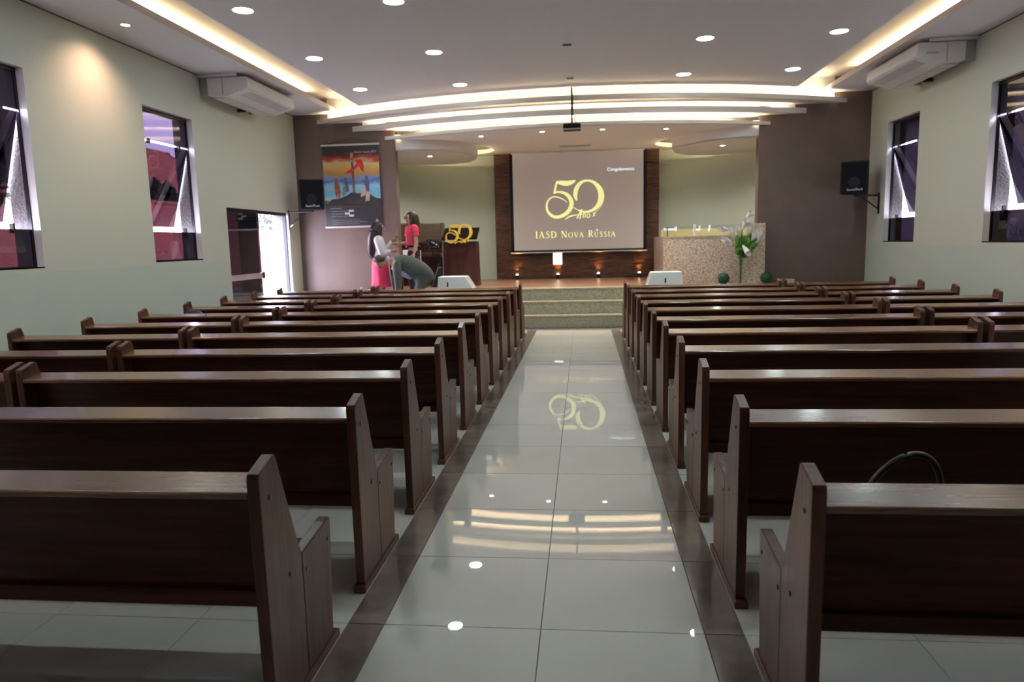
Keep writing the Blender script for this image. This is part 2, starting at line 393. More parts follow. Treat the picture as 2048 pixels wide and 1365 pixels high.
# central panel with bowed front edge
X = xs(XC); fr = [(x, arc(12.86, .063, x)) for x in X]
poly = [(-XC, YR), ] + fr + [(XC, YR)]
struct_panel = MB().prism(poly, ZC, ZC+.03, 'z').build('central_panel', M_CEIL, CE)
for i, (mid, c, xm) in enumerate(AR):
    z = ZLIP[i]; X = xs(xm)
    fr = [(x, arc(mid, c, x)) for x in X]
    th = .035
    # lip, a curved band facing the pews
    F0 = [(x, y, z) for x, y in fr]; F1 = [(x, y, z+LIPH[i]) for x, y in fr]; B0 = [(x, y+th, z) for x, y in fr]; B1 = [(x, y+th, z+LIPH[i]) for x, y in fr]
    mb = MB().strip(F0, F1).strip(B1, B0).strip(F1, B1).strip(B0, F0)
    for k in (0, -1): mb.strip([F0[k], F1[k]], [B0[k], B1[k]])
    o = mb.build('cove_lip', M_WHITE, CE); smooth_angle(o)
    # underside panel back to the next riser
    def back(x):
        if i == 2: return max(arc(mid, c, x)+th+.01, YB-.001)
        m2, c2, _ = AR[i+1]
        return max(min(arc(m2, c2, x)+.56, 14.19 if abs(x) > 3.49 else 99), arc(mid, c, x)+.03)
    bk = [(x, back(x)) for x in X]
    mb = MB(); 
    for zz in (z, z+.02): mb.strip([(x, y, zz) for x, y in fr], [(x, y, zz) for x, y in bk])
    o = mb.build('cove_panel', M_WHITE, CE)
    # riser closing the slot
    ztop = ZT if i == 0 else ZLIP[i-1]+.02
    rs = [(x, min(arc(mid, c, x)+.54, 14.185 if abs(x) > 3.49 else 99)) for x in X if arc(mid, c, x) < 14.17]
    o = MB().strip([(x, y, z+.02) for x, y in rs], [(x, y, ztop) for x, y in rs]).strip([(x, y+.015, z+.02) for x, y in rs], [(x, y+.015, ztop) for x, y in rs]).build('cove_riser', M_WHITE, CE); smooth_angle(o)
    ld = [(x, arc(mid, c, x)+.10) for x in X if abs(x) < xm-.25]
    mb = MB()
    mb.strip([(x, y, z+.026) for x, y in ld], [(x, y+.03, z+.026) for x, y in ld]).strip([(x, y, z+.036) for x, y in ld], [(x, y+.03, z+.036) for x, y in ld])
    mb.strip([(x, y, z+.026) for x, y in ld], [(x, y, z+.036) for x, y in ld]).strip([(x, y+.03, z+.026) for x, y in ld], [(x, y+.03, z+.036) for x, y in ld])
    mb.build('led_strip', M_LED, CE)
# stage ceiling with the two rounded light wells
HB = [(14.2, 3.49), (14.3, 3.05), (14.6, 2.6), (15.08, 2.28), (15.6, 1.97), (16.17, 1.78), (16.6, 1.84), (16.95, 2.1), (17.12, 2.6), (17.2, 4.25), (17.55, 4.3)]
HB = catmull([(x, y) for y, x in HB[:9]], 5) + [(x, y) for y, x in HB[9:]]
SC = MB()
for zz in (3.65, 3.67): SC.strip([(-x, y, zz) for x, y in HB], [(x, y, zz) for x, y in HB])
for sg in (-1, 1): SC.strip([(sg*x, y, 3.65) for x, y in HB], [(sg*x, y, 3.74) for x, y in HB])
X = xs(3.49); SC.strip([(x, arc(13.36, .0617, x)+.03, 3.668) for x in X], [(x, YB+.01, 3.668) for x in X])
SC.build('stage_ceiling', M_WHITE, CE)
MB().box(-4.35, 4.35, 14.42, 17.6, 4.0, 4.03).build('stage_slab', M_WHITE, CE)
for sg in (-1, 1):
    fa = catmull([(3.49, 14.24), (3.05, 14.32), (2.6, 14.62), (2.28, 15.10), (2.05, 15.63)], 6)
    bk = [(2.2, 16.3), (2.5, 16.85), (3.2, 17.05), (4.0, 16.6), (4.25, 15.8), (4.25, 14.45), (3.49, 14.44)]
    o = MB().prism([(sg*x, y) for x, y in fa + bk], 3.44, 3.47, 'z').build('niche_soffit', M_WHITE, CE)
    mb = MB().strip([(sg*x, y, 3.44) for x, y in fa], [(sg*x, y, 3.665) for x, y in fa]).strip([(sg*(x+.03), y+.03, 3.44) for x, y in fa], [(sg*(x+.03), y+.03, 3.665) for x, y in fa])
    mb.strip([(sg*fa[-1][0], fa[-1][1], 3.44), (sg*fa[-1][0], fa[-1][1], 3.665)], [(sg*(fa[-1][0]+.03), fa[-1][1]+.03, 3.44), (sg*(fa[-1][0]+.03), fa[-1][1]+.03, 3.665)])
    o = mb.build('niche_fascia', M_WHITE, CE); smooth_angle(o)
    lp = catmull([(2.2, 15.75), (2.35, 16.3), (2.6, 16.7), (3.2, 16.9)], 5)
    MB().strip([(sg*x, y, 3.49) for x, y in lp], [(sg*(x+.04), y, 3.49) for x, y in lp]).strip([(sg*x, y, 3.475) for x, y in lp], [(sg*x, y, 3.49) for x, y in lp]).build('led_strip', M_LED, CE)

for sg, xw in ((-1, XL), (1, XR)):
    struct(MB().box(*sorted((xw, xw-sg*.006)), YR, YB, ZC-.014, ZC).build('trim_%d' % (1 if sg < 0 else 2), mat('painted_gap_shade', (.10, .09, .085), .7, col2=(.12, .11, .10))))  # dark-coloured strip paints in the shade of the gap between wall and ceiling
# downlights
def ordn(n): return ['first', 'second', 'third', 'fourth', 'fifth', 'sixth', 'seventh', 'eighth', 'ninth', 'tenth', 'eleventh'][n]
cols = {-3.5: 'far left', -1.81: 'left of centre', 1.81: 'right of centre', 3.5: 'far right'}
first = None; k = 0
for ri, yy in enumerate((12.12, 10.05, 7.94, 5.85, 3.75)):
    for xx, cn in cols.items():
        if first is None:
            e = thing('ceiling_downlight', (xx, yy, ZC), '', 'ceiling light', 'round ceiling downlights'); first = e
            MB().lathe([(.108, -.001), (.124, -.001), (.124, -.009), (.108, -.007), (.108, -.001)], seg=32, cap=False).build('trim_ring', M_WPL, e)
            MB().lathe([(.106, -.004), (.106, -.006)], seg=32).build('diffuser', M_DOWN, e)
        else:
            e = copy_tree(first); e.location = (xx, yy, ZC)
        e['label'] = 'round cool-white ceiling downlight in the %s column, %s from the stage' % (cn, ordn(ri))
# halogen spots
def spot(x, y, z, label, energy, ang=1.5, blend=.8, group=None, tilt=0., r=.045, warm=(1, .80, .62)):
    e = thing('halogen_spot', (x, y, z), label, 'spotlight', group)
    MB().lathe([(r, -.001), (r+.02, -.001), (r+.02, -.006), (r, -.008), (r, -.001)], seg=20, cap=False).build('trim_ring', M_WPL, e)
    MB().lathe([(r-.004, -.003), (r-.004, -.005)], seg=20).build('lens', M_HALO, e)
    l = bpy.data.lights.new('halogen_beam', 'SPOT'); l.energy = energy; l.color = warm; l.spot_size = ang; l.spot_blend = blend; l.shadow_soft_size = .04
    lo = bpy.data.objects.new('halogen_beam', l); COL.objects.link(lo); lo.parent = e; lo.location = (0, 0, -.02); lo.rotation_euler = (0, tilt, 0)
    return e
for i, (x, y) in enumerate([(-1.77, 14.2), (-.567, 13.93), (.566, 13.93), (1.763, 14.15)]):
    spot(x, y, 3.65, 'small warm halogen spot in the stage ceiling, %s from the left' % ordn(i), L_SPOT*1.35, 1.9, group='stage ceiling spots')
for sg, nm in ((-1, 'left'), (1, 'right')):
    spot(sg*3.03, 15.3, 3.44, 'small recessed spot under the round %s niche soffit' % nm, L_SPOT*1.6, 2.6, group='niche spots', r=.05, warm=(1, .94, .84))
    for i, y in enumerate((8.19, 5.0, 1.8)):
        spot(sg*5.04, y, ZC, 'warm halogen spot near the %s wall, %s from the stage' % (nm, ordn(i)), L_SPOT*.6, 2.2, 1.0, 'side wall spots', tilt=sg*-.25, r=.05, warm=(1, .60, .40))
# little ceiling fittings
e = thing('cable_outlet', (0, 10.02, ZC), 'black rectangular cable outlet in the ceiling above the aisle', 'outlet')
MB().box(-.058, .058, -.045, .045, -.006, -.001).build('opening', M_BLACK, e); MB().box(-.075, .075, -.06, .06, -.004, -.0005).build('cover_plate', M_CEIL, e)
e = thing('ceiling_sensor', (0, 12.02, ZC), 'small grey recessed outlet in the ceiling just before the projector pole', 'outlet')
MB().box(-.075, .075, -.10, .10, -.005, -.0005).build('cover_plate', M_WPL, e); MB().box(-.055, .055, -.05, .05, -.012, -.005).build('opening', M_DKMET, e)
e = thing('air_vent', (0.03, 16.1, 3.65), 'flat slotted ceiling vent above the projection screen', 'vent')
MB().box(-.36, .36, -.12, .12, -.012, -.001).build('frame', M_WPL, e)
for i in range(4): MB().box(-.33, .33, -.09+i*.055, -.062+i*.055, -.02, -.012).build('slat', M_GREYPL, e)

# ------------------------------------------------------------------ stage, steps
st = struct(MB().box(XL, XR, 13.70, 17.6, 0, .70).build('floor_stage', M_STAGE))
MB().box(XL+.001, XR-.001, 13.685, 13.70, .47, .665).build('riser', M_GRAN, st)
MB().box(XL+.001, XR-.001, 13.665, 14.05, .668, .702).build('nosing', M_GRANE, st, bevel=.006)
e = thing('stage_steps', (0, 13.13, 0), 'grey green granite steps rising from the aisle to the stage', 'steps')
for i, (y0, y1, z0, z1) in enumerate(((0, .57, 0, .205), (.285, .57, .235, .44))):
    MB().box(XL+.001, XR-.001, y0, y1, z0, z1).build('riser', M_GRAN, e)
    MB().box(XL+.001, XR-.001, y0-.02, y1, z1, z1+.03).build('tread', M_GRANE, e, bevel=.006)

# ------------------------------------------------------------------ stone wall, screen
M_SLATE = mat('slate_strip', (.035, .013, .008), .5, col2=(.17, .065, .03), scale=(3.2, 3.2, 34), nscale=1.5, lo=.35, hi=.75, bump=.3, bdist=.01)
sw = struct(MB().box(-1.90, 1.95, 17.22, 17.5, .70, 3.66).build('wall_stone', M_SLATE))
mb = MB(); z = .70
while z < 3.64:
    h = random.uniform(.028, .05); x = -1.90
    while x < 1.95:
        l = random.uniform(.12, .45); x1 = min(x+l, 1.95)
        mb.box(x+.001, x1-.001, 17.22-random.uniform(.006, .035), 17.23, z+.001, min(z+h, 3.65)-.001); x = x1
    z += h
o = mb.build('stone_strips', M_SLATE, sw); o['kind'] = 'stuff'

M_SCR = mat('projection_fabric', (.42, .38, .355), .8, emit=(.86, .74, .68), estr=SCREEN, col2=(.44, .40, .375), scale=(.6, .6, .6))
M_SCRY = mat('projected_yellow', (.55, .52, .25), .8, emit=(.92, .94, .36), estr=.60)
M_SCRW = mat('projected_white', (.6, .6, .6), .8, emit=(.80, .98, 1), estr=.8)
e = thing('projection_screen', (0.07, 17.05, 1.33), 'pull-down projection screen showing the golden 50 logo', 'screen')
MB().box(-1.515, 1.51, 0, .006, .055, 2.31).build('fabric', M_SCR, e)
MB().box(-1.585, -1.515, -.001, .006, .02, 2.31).box(1.51, 1.58, -.001, .006, .02, 2.31).box(-1.585, 1.58, -.001, .006, .012, .055).build('black_border', M_BLACK, e)
MB().tube([(-1.60, 0, 0), (1.60, 0, 0)], .018, 10).build('weight_bar', M_ALU, e)
MB().box(-1.55, 1.545, -.02, .03, 2.29, 2.312).build('housing', M_WHITE, e)
for x in (-1.5, 1.5): MB().box(x-.02, x+.02, .01, .13, 2.20, 2.27).build('bracket', M_DKMET, e)
def sp(u, v):       # logo drawing units to the screen plane
    px = 1040+u/6.204; py = 340+v/6.204
    return (-.936+(px-1071)*.01171-.07, (503-py)*.01156+1.352-(px-1105)*.000375-1.33)
K = .0117/6.204
def stroke(mb, P, W, n=5, f=sp, k=K, y=-.004):
    Q = catmull([(*p, w_) for p, w_ in zip(P, W)], n); mb.ribbon([f(a, b) for a, b, c in Q], [max(c, 3)*k for a, b, c in Q], 0, y); return mb
FIVE = [([(700, 130), (655, 150), (590, 165), (520, 158), (465, 148)], [12, 45, 62, 52, 22]),
        ([(472, 145), (455, 200), (436, 290)], [18, 24, 26]),
        ([(432, 285), (480, 272), (545, 280), (605, 315), (640, 370), (645, 430), (615, 500), (550, 555), (470, 582), (400, 565), (350, 510), (338, 440), (360, 375), (410, 335), (470, 333), (540, 360), (595, 400)],
         [14, 22, 32, 44, 50, 52, 50, 42, 38, 36, 30, 24, 20, 17, 15, 12, 6])]
ZERO = [([(712, 375), (695, 310), (708, 235), (745, 175), (800, 138), (865, 132), (930, 158), (985, 220), (1010, 300), (1000, 380), (955, 455), (885, 502), (805, 515), (725, 492), (662, 455)],
         [20, 48, 52, 44, 30, 26, 38, 56, 64, 60, 46, 30, 22, 12, 5]),
        ([(960, 165), (1020, 225), (1045, 310), (1030, 400), (985, 475), (930, 520)], [4, 6, 7, 7, 6, 4])]
ANOS = [([(565, 615), (600, 585), (650, 565), (715, 552)], [6, 16, 18, 10]), ([(712, 600), (735, 550), (775, 480)], [14, 16, 8]), ([(775, 480), (760, 540), (750, 605)], [8, 14, 12]),
        ([(725, 550), (790, 540)], [7, 7]), ([(785, 590), (795, 545), (800, 530), (815, 535), (812, 590)], [10, 12, 8, 10, 9]),
        ([(850, 540), (835, 565), (848, 588), (872, 565), (862, 538), (848, 542)], [8, 10, 10, 10, 9, 8]), ([(945, 525), (915, 535), (930, 555), (905, 570)], [10, 12, 12, 8])]
for nm, grp in (('digit_five', FIVE), ('digit_zero', ZERO), ('anos_lettering', ANOS)):
    mb = MB()
    for P, W in grp: stroke(mb, P, W)
    mb.build(nm, M_SCRY, e)
# small-capital serif lettering
def letter(ch, x, h, mb, base, wf=1.):
    tk, tn = .15*h, .07*h
    def R(P, W): mb.ribbon([(x+a*h*wf, base+b*h) for a, b in P], W, 0, -.004)
    def sf(a, b, w_=.13): R([(a-w_, b), (a+w_, b)], tn*.8)
    def bowl(cx, cy, rx, ry, t0, t1, n=18, mx=.16):
        P = [(cx+rx*math.cos(t0+(t1-t0)*i/n), cy+ry*math.sin(t0+(t1-t0)*i/n)) for i in range(n+1)]
        W = [(.06+mx*abs(math.cos(t0+(t1-t0)*i/n))**1.5*.7)*h for i in range(n+1)]; R(P, W)
    if ch == 'I': R([(.15, 0), (.15, 1)], tk); sf(.15, .02); sf(.15, .98); return .34
    if ch == 'A': R([(.08, 0), (.40, 1)], tn); R([(.37, 1), (.72, 0)], tk); R([(.2, .35), (.58, .35)], tn*.8); sf(.08, .02, .1); sf(.72, .02, .12); return .84
    if ch == 'V': R([(.08, 1), (.40, 0)], tk); R([(.40, 0), (.72, 1)], tn); sf(.08, .98, .12); sf(.72, .98, .1); return .78
    if ch == 'N': R([(.12, 0), (.12, 1)], tn); R([(.10, 1), (.70, 0)], tk); R([(.70, 0), (.70, 1)], tn); sf(.12, .02, .1); sf(.08, .98, .08); sf(.70, .98, .1); return .86
    if ch == 'D': R([(.15, 0), (.15, 1)], tk); bowl(.22, .5, .52, .48, -PI/2, PI/2); R([(.04, .02), (.3, .02)], tn*.8); R([(.04, .98), (.3, .98)], tn*.8); return .86
    if ch == 'O': bowl(.43, .5, .38, .48, 0, 2*PI, 30); return .90
    if ch == 'R': R([(.15, 0), (.15, 1)], tk); bowl(.24, .74, .28, .245, -PI/2, PI/2, 12); R([(.28, .49), (.68, .02)], tk*.9); R([(.04, .98), (.25, .98)], tn*.8); sf(.15, .02, .12); return .74
    if ch == 'U': R([(.14, 1), (.14, .32), (.2, .1), (.38, .03), (.56, .12), (.62, .35), (.62, 1)], [tk, tk, tk*.8, tn, tn, tn, tn]); sf(.14, .98, .12); sf(.62, .98, .1); return .78
    if ch == 'S': R(catmull([(.50, .86), (.34, .97), (.15, .88), (.14, .68), (.32, .53), (.48, .36), (.44, .12), (.24, .03), (.06, .16)], 4), [(.07+.07*math.sin(PI*i/32))*h for i in range(33)]); return .60
    return .4
pen = 0.; lets = []
for wd in ('IASD', 'Nova', 'Russia'):
    for ch in wd:
        hh = .155 if ch.isupper() else .118
        lets.append((ch.upper(), pen, hh)); pen += letter(ch.upper(), 0, hh, MB(), 0)*hh + .022
    pen += .075
kx = 1.872/(pen-.097)
for ch, x, hh in lets:
    mb = MB(); letter(ch, 0, hh, mb, 0, kx); mb.build('letter', M_SCRY, e, loc=(-1.005+x*kx, 0, .335))
text('menu_lettering', 'Congelamento', .105, M_SCRW, e, (.68, -.003, 1.84), FRONT, .002)
MB().prism([(.42, .515), (.47, .50), (.435, .47)], -.006, -.002, 'y').build('cursor', M_SCRW, e)
e = thing('light_box', (-.425, 17.12, 1.03), 'small glowing white box on the stone wall under the screen', 'wall light')
MB().box(-.116, .116, 0, .07, 0, .31).build('casing', M_WPL, e, bevel=.015); MB().box(-.105, .105, -.004, .002, .01, .30).build('front_panel', emat('white_glow', (.95, .97, 1), 1.25), e)
for i, x in enumerate((-1.397, -.419, .536, 1.492)):
    e = thing('floor_uplight', (x, 17.105, .70), 'tiny floor uplight at the foot of the stone wall, %s from the left' % ordn(i), 'uplight', 'stone wall uplights')
    MB().lathe([(.035, 0), (.045, .004), (.04, .09), (.034, .105)], seg=14).build('housing', M_DKMET, e)
    MB().ball((0, 0, .112), .028, .028, .02).build('bulb', emat('uplight_bulb', (1, .78, .5), 14), e)
    l = bpy.data.lights.new('uplight_beam', 'SPOT'); l.energy = 10; l.color = (1, .46, .10); l.spot_size = 1.3; l.spot_blend = 1.0; l.shadow_soft_size = .02
    lo = bpy.data.objects.new('uplight_beam', l); COL.objects.link(lo); lo.parent = e; lo.location = (0, 0.02, .14); lo.rotation_euler = (PI-.22, 0, 0)

# ------------------------------------------------------------------ projector on its pole
e = thing('projector', (0.015, 12.7, 3.47), 'black ceiling projector hanging on a thin pole over the aisle', 'projector')
MB().box(-.15, .15, -.12, .13, 0, .10).build('body', M_BLACK, e, bevel=.012)
MB().tube([(.0, .05, .13), (0, .05, .72)], .016, 10).build('pole', M_DKMET, e)
MB().tube([(-.09, .13, .05), (-.09, .16, .05)], .035, 14).build('lens', M_DKMET, e)
MB().box(-.07, .07, -.02, .12, .10, .115).box(-.01, .01, .04, .06, .11, .14).build('mount', M_DKMET, e)
MB().box(-.14, .14, -.122, -.118, .0, .022).build('rear_panel', M_GREYPL, e)
MB().tube(catmull([(.05, -.05, .1), (.07, 0, .14), (.035, .04, .2), (.02, .06, .4), (.022, .05, .6)], 4), .006, 6).build('cable', M_BLACK, e)
MB().lathe([(.05, .715), (.06, .72), (.05, .719)], (0, .05, 0), 16).build('ceiling_plate', M_WPL, e)

# ------------------------------------------------------------------ pews
def make_pew(length):
    e = bpy.data.objects.new('church_pew', None); COL.objects.link(e); e.empty_display_size = .1
    h = length/2; th = .042
    post = [(.012, .035), (.0, .87), (.006, .89), (.118, .922), (.13, .917), (.137, .90), (.275, .535), (.29, .505), (.29, .035)]
    arm = [(.2925, .035), (.2925, .503), (.31, .500), (.33, .503), (.57, .527), (.582, .521), (.585, .508), (.55, .035)]
    for s in (-1, 1):
        a, b = sorted((s*h, s*(h-th)))
        MB().prism(post, a, b, 'x').build('back_post', M_WOODZ, e, bevel=.004)
        MB().prism(arm, a, b, 'x').build('arm_board', M_WOODZ, e, bevel=.004)
        MB().box(a-.008, b+.008, -.012, .60, 0, .035).build('foot_rail', M_WOODZ, e, bevel=.005)
        c, d = sorted((s*(h-th), s*(h-th-.03)))
        MB().prism([(.145, .405), (.175, .405), (.155, .53), (.13, .53)], c, d, 'x').build('corner_block', M_WOOD, e)
    i = h-th
    MB().prism([(.004, .806), (.002, .822), (.008, .829), (.158, .847), (.166, .842), (.166, .815)], -i, i, 'x').build('top_rail', M_RAIL, e, bevel=.003)
    MB().prism([(.088, .812), (.112, .812), (.218, .40), (.194, .40)], -i, i, 'x').build('backrest', M_WOOD, e)
    MB().prism([(.17, .352), (.17, .412), (.205, .412), (.205, .352)], -i, i, 'x').build('lower_rail', M_WOOD, e, bevel=.004)
    MB().prism([(.205, .40), (.205, .425), (.55, .445), (.565, .435), (.565, .415)], -i, i, 'x').build('seat', M_RAIL, e, bevel=.004)
    MB().box(-i, i, .52, .545, .33, .414).build('seat_apron', M_WOOD, e)
    return e
BOLT = MB().tube([(-.004, 0, 0), (.004, 0, 0)], .008, 10).mesh('bolt'); BOLT.materials.append(M_BOLT)
protos = {'inner': make_pew(2.462), 'outer': make_pew(1.675)}
used = set()
SP = .9626
for side, sg, yy2 in (('left', -1, 3.043), ('right', 1, 2.993)):
    for blk, xc in (('inner', sg*2.066), ('outer', sg*4.175)):
        for k in range(1, 12):
            if blk == 'outer' and k < (3 if side == 'left' else 5): continue
            y0 = yy2 + (k-2)*SP
            if blk in used: p = copy_tree(protos[blk])
            else: p = protos[blk]; used.add(blk)
            p.location = (xc, y0, 0)
            where = 'just %s of the aisle' % side if blk == 'inner' else 'along the %s wall' % side
            pos = 'in the row nearest the camera' if k == 1 else ('in the front row by the stage' if k == 11 else ('%s row from the stage' % ordn(11-k) if k > 5 else '%s row from the camera' % ordn(k-1)))
            tag(p, 'dark varnished wooden pew %s, %s' % (where, pos), 'pew', '%s pews %s' % ('long' if blk == 'inner' else 'short', where))
            if blk == 'inner' and k <= 4:
                for by, bz in ((.07, .79), (.185, .47), (.325, .42), (.545, .445)):
                    b = bpy.data.objects.new('bolt', BOLT); COL.objects.link(b); b.parent = p; b.location = (-sg*1.231, by, bz)

# bags left on the pews
M_BAG = mat('black_leather', (.012, .012, .016), .35, bump=.2, scale=(40, 40, 40), bdist=.003)
def lump(x, y, z, c, n=9):
    mb = MB().ball(c, x, y, z, 18, 12); return mb
e = thing('handbag', (1.25, 2.40, .437), 'black handbag on the nearest right-hand pew with its handle arching above the rail', 'bag')
MB().prism([(-.17, 0), (.17, 0), (.155, .2), (.11, .25), (-.11, .25), (-.155, .2)], -.075, .075, 'y').build('body', M_BAG, e, bevel=.03)
MB().tube(catmull([(-.13, -.0, .22), (-.115, -.0, .325), (-.055, -.0, .40), (.015, -.0, .436), (.075, -.0, .418), (.108, 0, .34), (.10, 0, .22)], 6), .0105, 10).build('handle', M_BAG, e, True)
e = thing('shoulder_bag', (-4.50, 8.16, .44), 'slumped black shoulder bag on a pew along the left wall', 'bag')
o = MB().ball((0, .0, .20), .17, .085, .20, 16, 10).build('body', M_BAG, e, True)
MB().ball((.02, -.02, .385), .105, .06, .055, 14, 8).build('flap', M_BAG, e, True)
MB().tube(catmull([(-.10, 0, .34), (-.05, -.01, .42), (.06, -.01, .43), (.13, 0, .35)], 6), .010, 8).build('strap', M_BAG, e, True)

# ------------------------------------------------------------------ lectern with the golden 50
e = thing('lectern', (-2.40, 15.0, .70), 'tall dark mahogany lectern with a slanted reading board on the stage', 'lectern')
MB().prism([(-.365, 0), (.365, 0), (.35, .93), (-.35, .93)], 0, .40, 'y').build('body', M_MAHOG, e, bevel=.008)
MB().box(-.38, .38, -.02, .42, 0, .04).build('plinth', M_MAHOG, e, bevel=.006)
MB().box(-.12, .12, .08, .30, .93, 1.05).build('neck', M_MAHOG, e)
bd = MB().prism([(-.08, .99), (-.07, .965), (.40, 1.20), (.39, 1.225)], -.375, .375, 'x').build('reading_board', mat('dark_board', (.006, .003, .003), .9, spec=.02, col2=(.010, .005, .005), scale=(2, 20, 20)), e, bevel=.004)
e50 = thing('golden_fifty_sign', (-2.39, 14.88, 1.60), 'golden cut-out 50 anos sign leaning on the front of the lectern', 'sign')
def s50(u, v): return ((u-690)*.56/710, (600-v)*.38/470)
for nm, grp in (('digit_five', FIVE), ('digit_zero', ZERO[:1]), ('anos_lettering', ANOS)):
    mb = MB()
    for P, W in grp: stroke(mb, P, [max(a*1.25, 24) for a in W], 5, s50, .56/710, .025)
    mb.build(nm, M_GOLD, e50)

# ------------------------------------------------------------------ white floor monitors
M_MON = mat('white_monitor', (.66, .74, .78), .4, col2=(.69, .77, .81))
def monitor(x, y, prof, badge, slope, label):
    e = thing('floor_monitor', (x, y, .702), label, 'speaker', 'white stage monitors')
    MB().prism(prof, 0, .38, 'y').build('cabinet', M_MON, e, bevel=.012)
    MB().box(badge, badge+.028, -.004, .002, .05, .145).build('badge', M_BLACK, e)
    (x0, z0), (x1, z1) = slope; sg = 1 if x1 > x0 else -1
    P = [(x0+(x1-x0)*t, z0+(z1-z0)*t) for t in (.08, .92)]
    MB().prism([P[0], P[1], (P[1][0]+sg*.006, P[1][1]+.006), (P[0][0]+sg*.006, P[0][1]+.006)], .03, .35, 'y').build('grille', M_GREYPL, e)
    return e
monitor(-2.375, 13.80, [(-.29, 0), (-.272, .25), (.268, .25), (.41, .03), (.41, 0)], -.10, ((.268, .25), (.41, .03)), 'white wedge floor monitor in front of the lectern')
monitor(1.735, 13.80, [(-.345, 0), (-.345, .02), (-.262, .262), (.30, .262), (.335, 0)], -.02, ((-.262, .262), (-.345, .02)), 'white wedge floor monitor in front of the baptismal tank')

# ------------------------------------------------------------------ baptismal tank
e = thing('baptismal_tank', (2.7, 14.5, .70), 'pink granite baptismal tank with a glass rim in the right niche', 'tank')
def TP(t):   # front line of the tank, slightly bowed
    x = 1.78 + (3.40-1.78)*t; y = 14.70 - .60*t - .05*math.sin(PI*t); return x-2.7, y-14.5
N = 12
fr = [TP(i/N) for i in range(N+1)]; bk = [(x+.03, y+.14) for x, y in fr]
o = MB().prism(fr + bk[::-1], 0, .90, 'z').build('front_wall', M_TANK, e); smooth_angle(o, .4)
MB().prism([(x, y-.012) for x, y in fr] + [(x, y+.012) for x, y in bk[::-1]], .90, .925, 'z').build('coping', M_GRANE, e)
MB().prism([(.705, -.415), (.90, -.50), (.90, -.31), (.705, -.31)], 0, 1.135, 'z').build('side_pier', M_TANK, e, bevel=.004)
MB().box(-.92, -.78, .2, 2.1, 0, .925).build('side_wall', M_TANK, e)
M_YEL = mat('cream_tank_lining', (.62, .54, .26), .35, col2=(.66, .58, .30), scale=(6, 6, 6))
MB().box(-.78, 1.1, 2.0, 2.1, 0, 1.09).build('back_lining', M_YEL, e)
gl = [((a[0]+b[0])/2, (a[1]+b[1])/2) for a, b in zip(fr, bk)]
MB().strip([(x, y, .925) for x, y in gl], [(x, y, 1.125) for x, y in gl]).strip([(x, y+.008, .925) for x, y in gl], [(x, y+.008, 1.125) for x, y in gl]).build('glass_rim', M_CLEAR, e)
x, y = gl[0]; MB().box(x+.07, x+.085, y-.02, y+.01, .925, 1.125).build('dark_post', M_DKMET, e)
x, y = gl[4]; MB().box(x+.01, x+.06, y-.02, y+.01, .925, 1.15).build('white_post', M_WPL, e, bevel=.004)

# vase with lilies, topiary balls, small planter
vx, vy = 3.12, 13.82
M_VGL = glassmat('vase_glass', (.90, .95, .89))
e = thing('glass_vase', (vx, vy, .702), 'slender clear trumpet vase standing at the stage edge', 'vase')
MB().lathe([(.055, 0), (.06, .008), (.04, .03), (.028, .10), (.026, .30), (.036, .42), (.055, .52), (.078, .60), (.072, .60), (.048, .52), (.03, .42), (.02, .30), (.02, .1)], seg=20, cap=False).build('glass', M_VGL, e, True)
M_STEM = mat('green_stem', (.05, .13, .02), .5, col2=(.07, .18, .03), scale=(20, 20, 2))
for i in range(7):
    a = i*.9; MB().tube([(.008*math.cos(a), .008*math.sin(a), .02), (.012*math.cos(a+1), .012*math.sin(a+1), .32), (.03*math.cos(a), .03*math.sin(a), .62)], .0055, 6).build('stem', M_STEM, e, True)
M_LEAF = mat('lily_leaf', (.05, .16, .018), .45, col2=(.11, .28, .03), scale=(8, 8, 8), rand=.25)
M_PET = mat('white_petal', (.88, .87, .87), .5, col2=(.92, .91, .91), scale=(9, 9, 9))
def vz(u, v): return vx+(u-353)/8.03*.0094, .70+(1212-v)/8.03*.0094
fo = thing('vase_foliage', (vx, vy, 1.28), 'bunch of broad green leaves around the lilies', 'foliage')
def leafmesh(L, W):
    mb = MB(); n = 7
    c = [(0, L*i/n) for i in range(n+1)]; ww = [W*math.sin(PI*(i/n)**.8)+.003 for i in range(n+1)]
    A = [(-w_/2, -.25*w_+.10*L*(z/L)**2, z) for (x, z), w_ in zip(c, ww)]; Mid = [(0, .10*L*(z/L)**2, z) for x, z in c]; B = [(w_/2, -.25*w_+.10*L*(z/L)**2, z) for (x, z), w_ in zip(c, ww)]
    mb.strip(A, Mid).strip(Mid, B); n0 = len(mb.v)
    mb.strip([(x, y+.004, z) for x, y, z in A], [(x, y+.004, z) for x, y, z in Mid]).strip([(x, y+.004, z) for x, y, z in Mid], [(x, y+.004, z) for x, y, z in B])
    me = mb.mesh('leaf'); me.materials.append(M_LEAF)
    for p in me.polygons: p.use_smooth = True
    return me
LM = [leafmesh(.24, .10), leafmesh(.28, .085), leafmesh(.19, .10)]
for i in range(44):
    a = random.uniform(0, 2*PI); tl = random.uniform(.15, 1.35)
    o = bpy.data.objects.new('leaf', LM[i % 3]); COL.objects.link(o); o.parent = fo
    hh = random.uniform(-.10, .20); rr = max(.02, .10+.5*hh)
    o.location = (random.uniform(-rr, rr), random.uniform(-.07, .05), hh); o.rotation_euler = (tl*.6*math.sin(a), tl*math.cos(a), a)
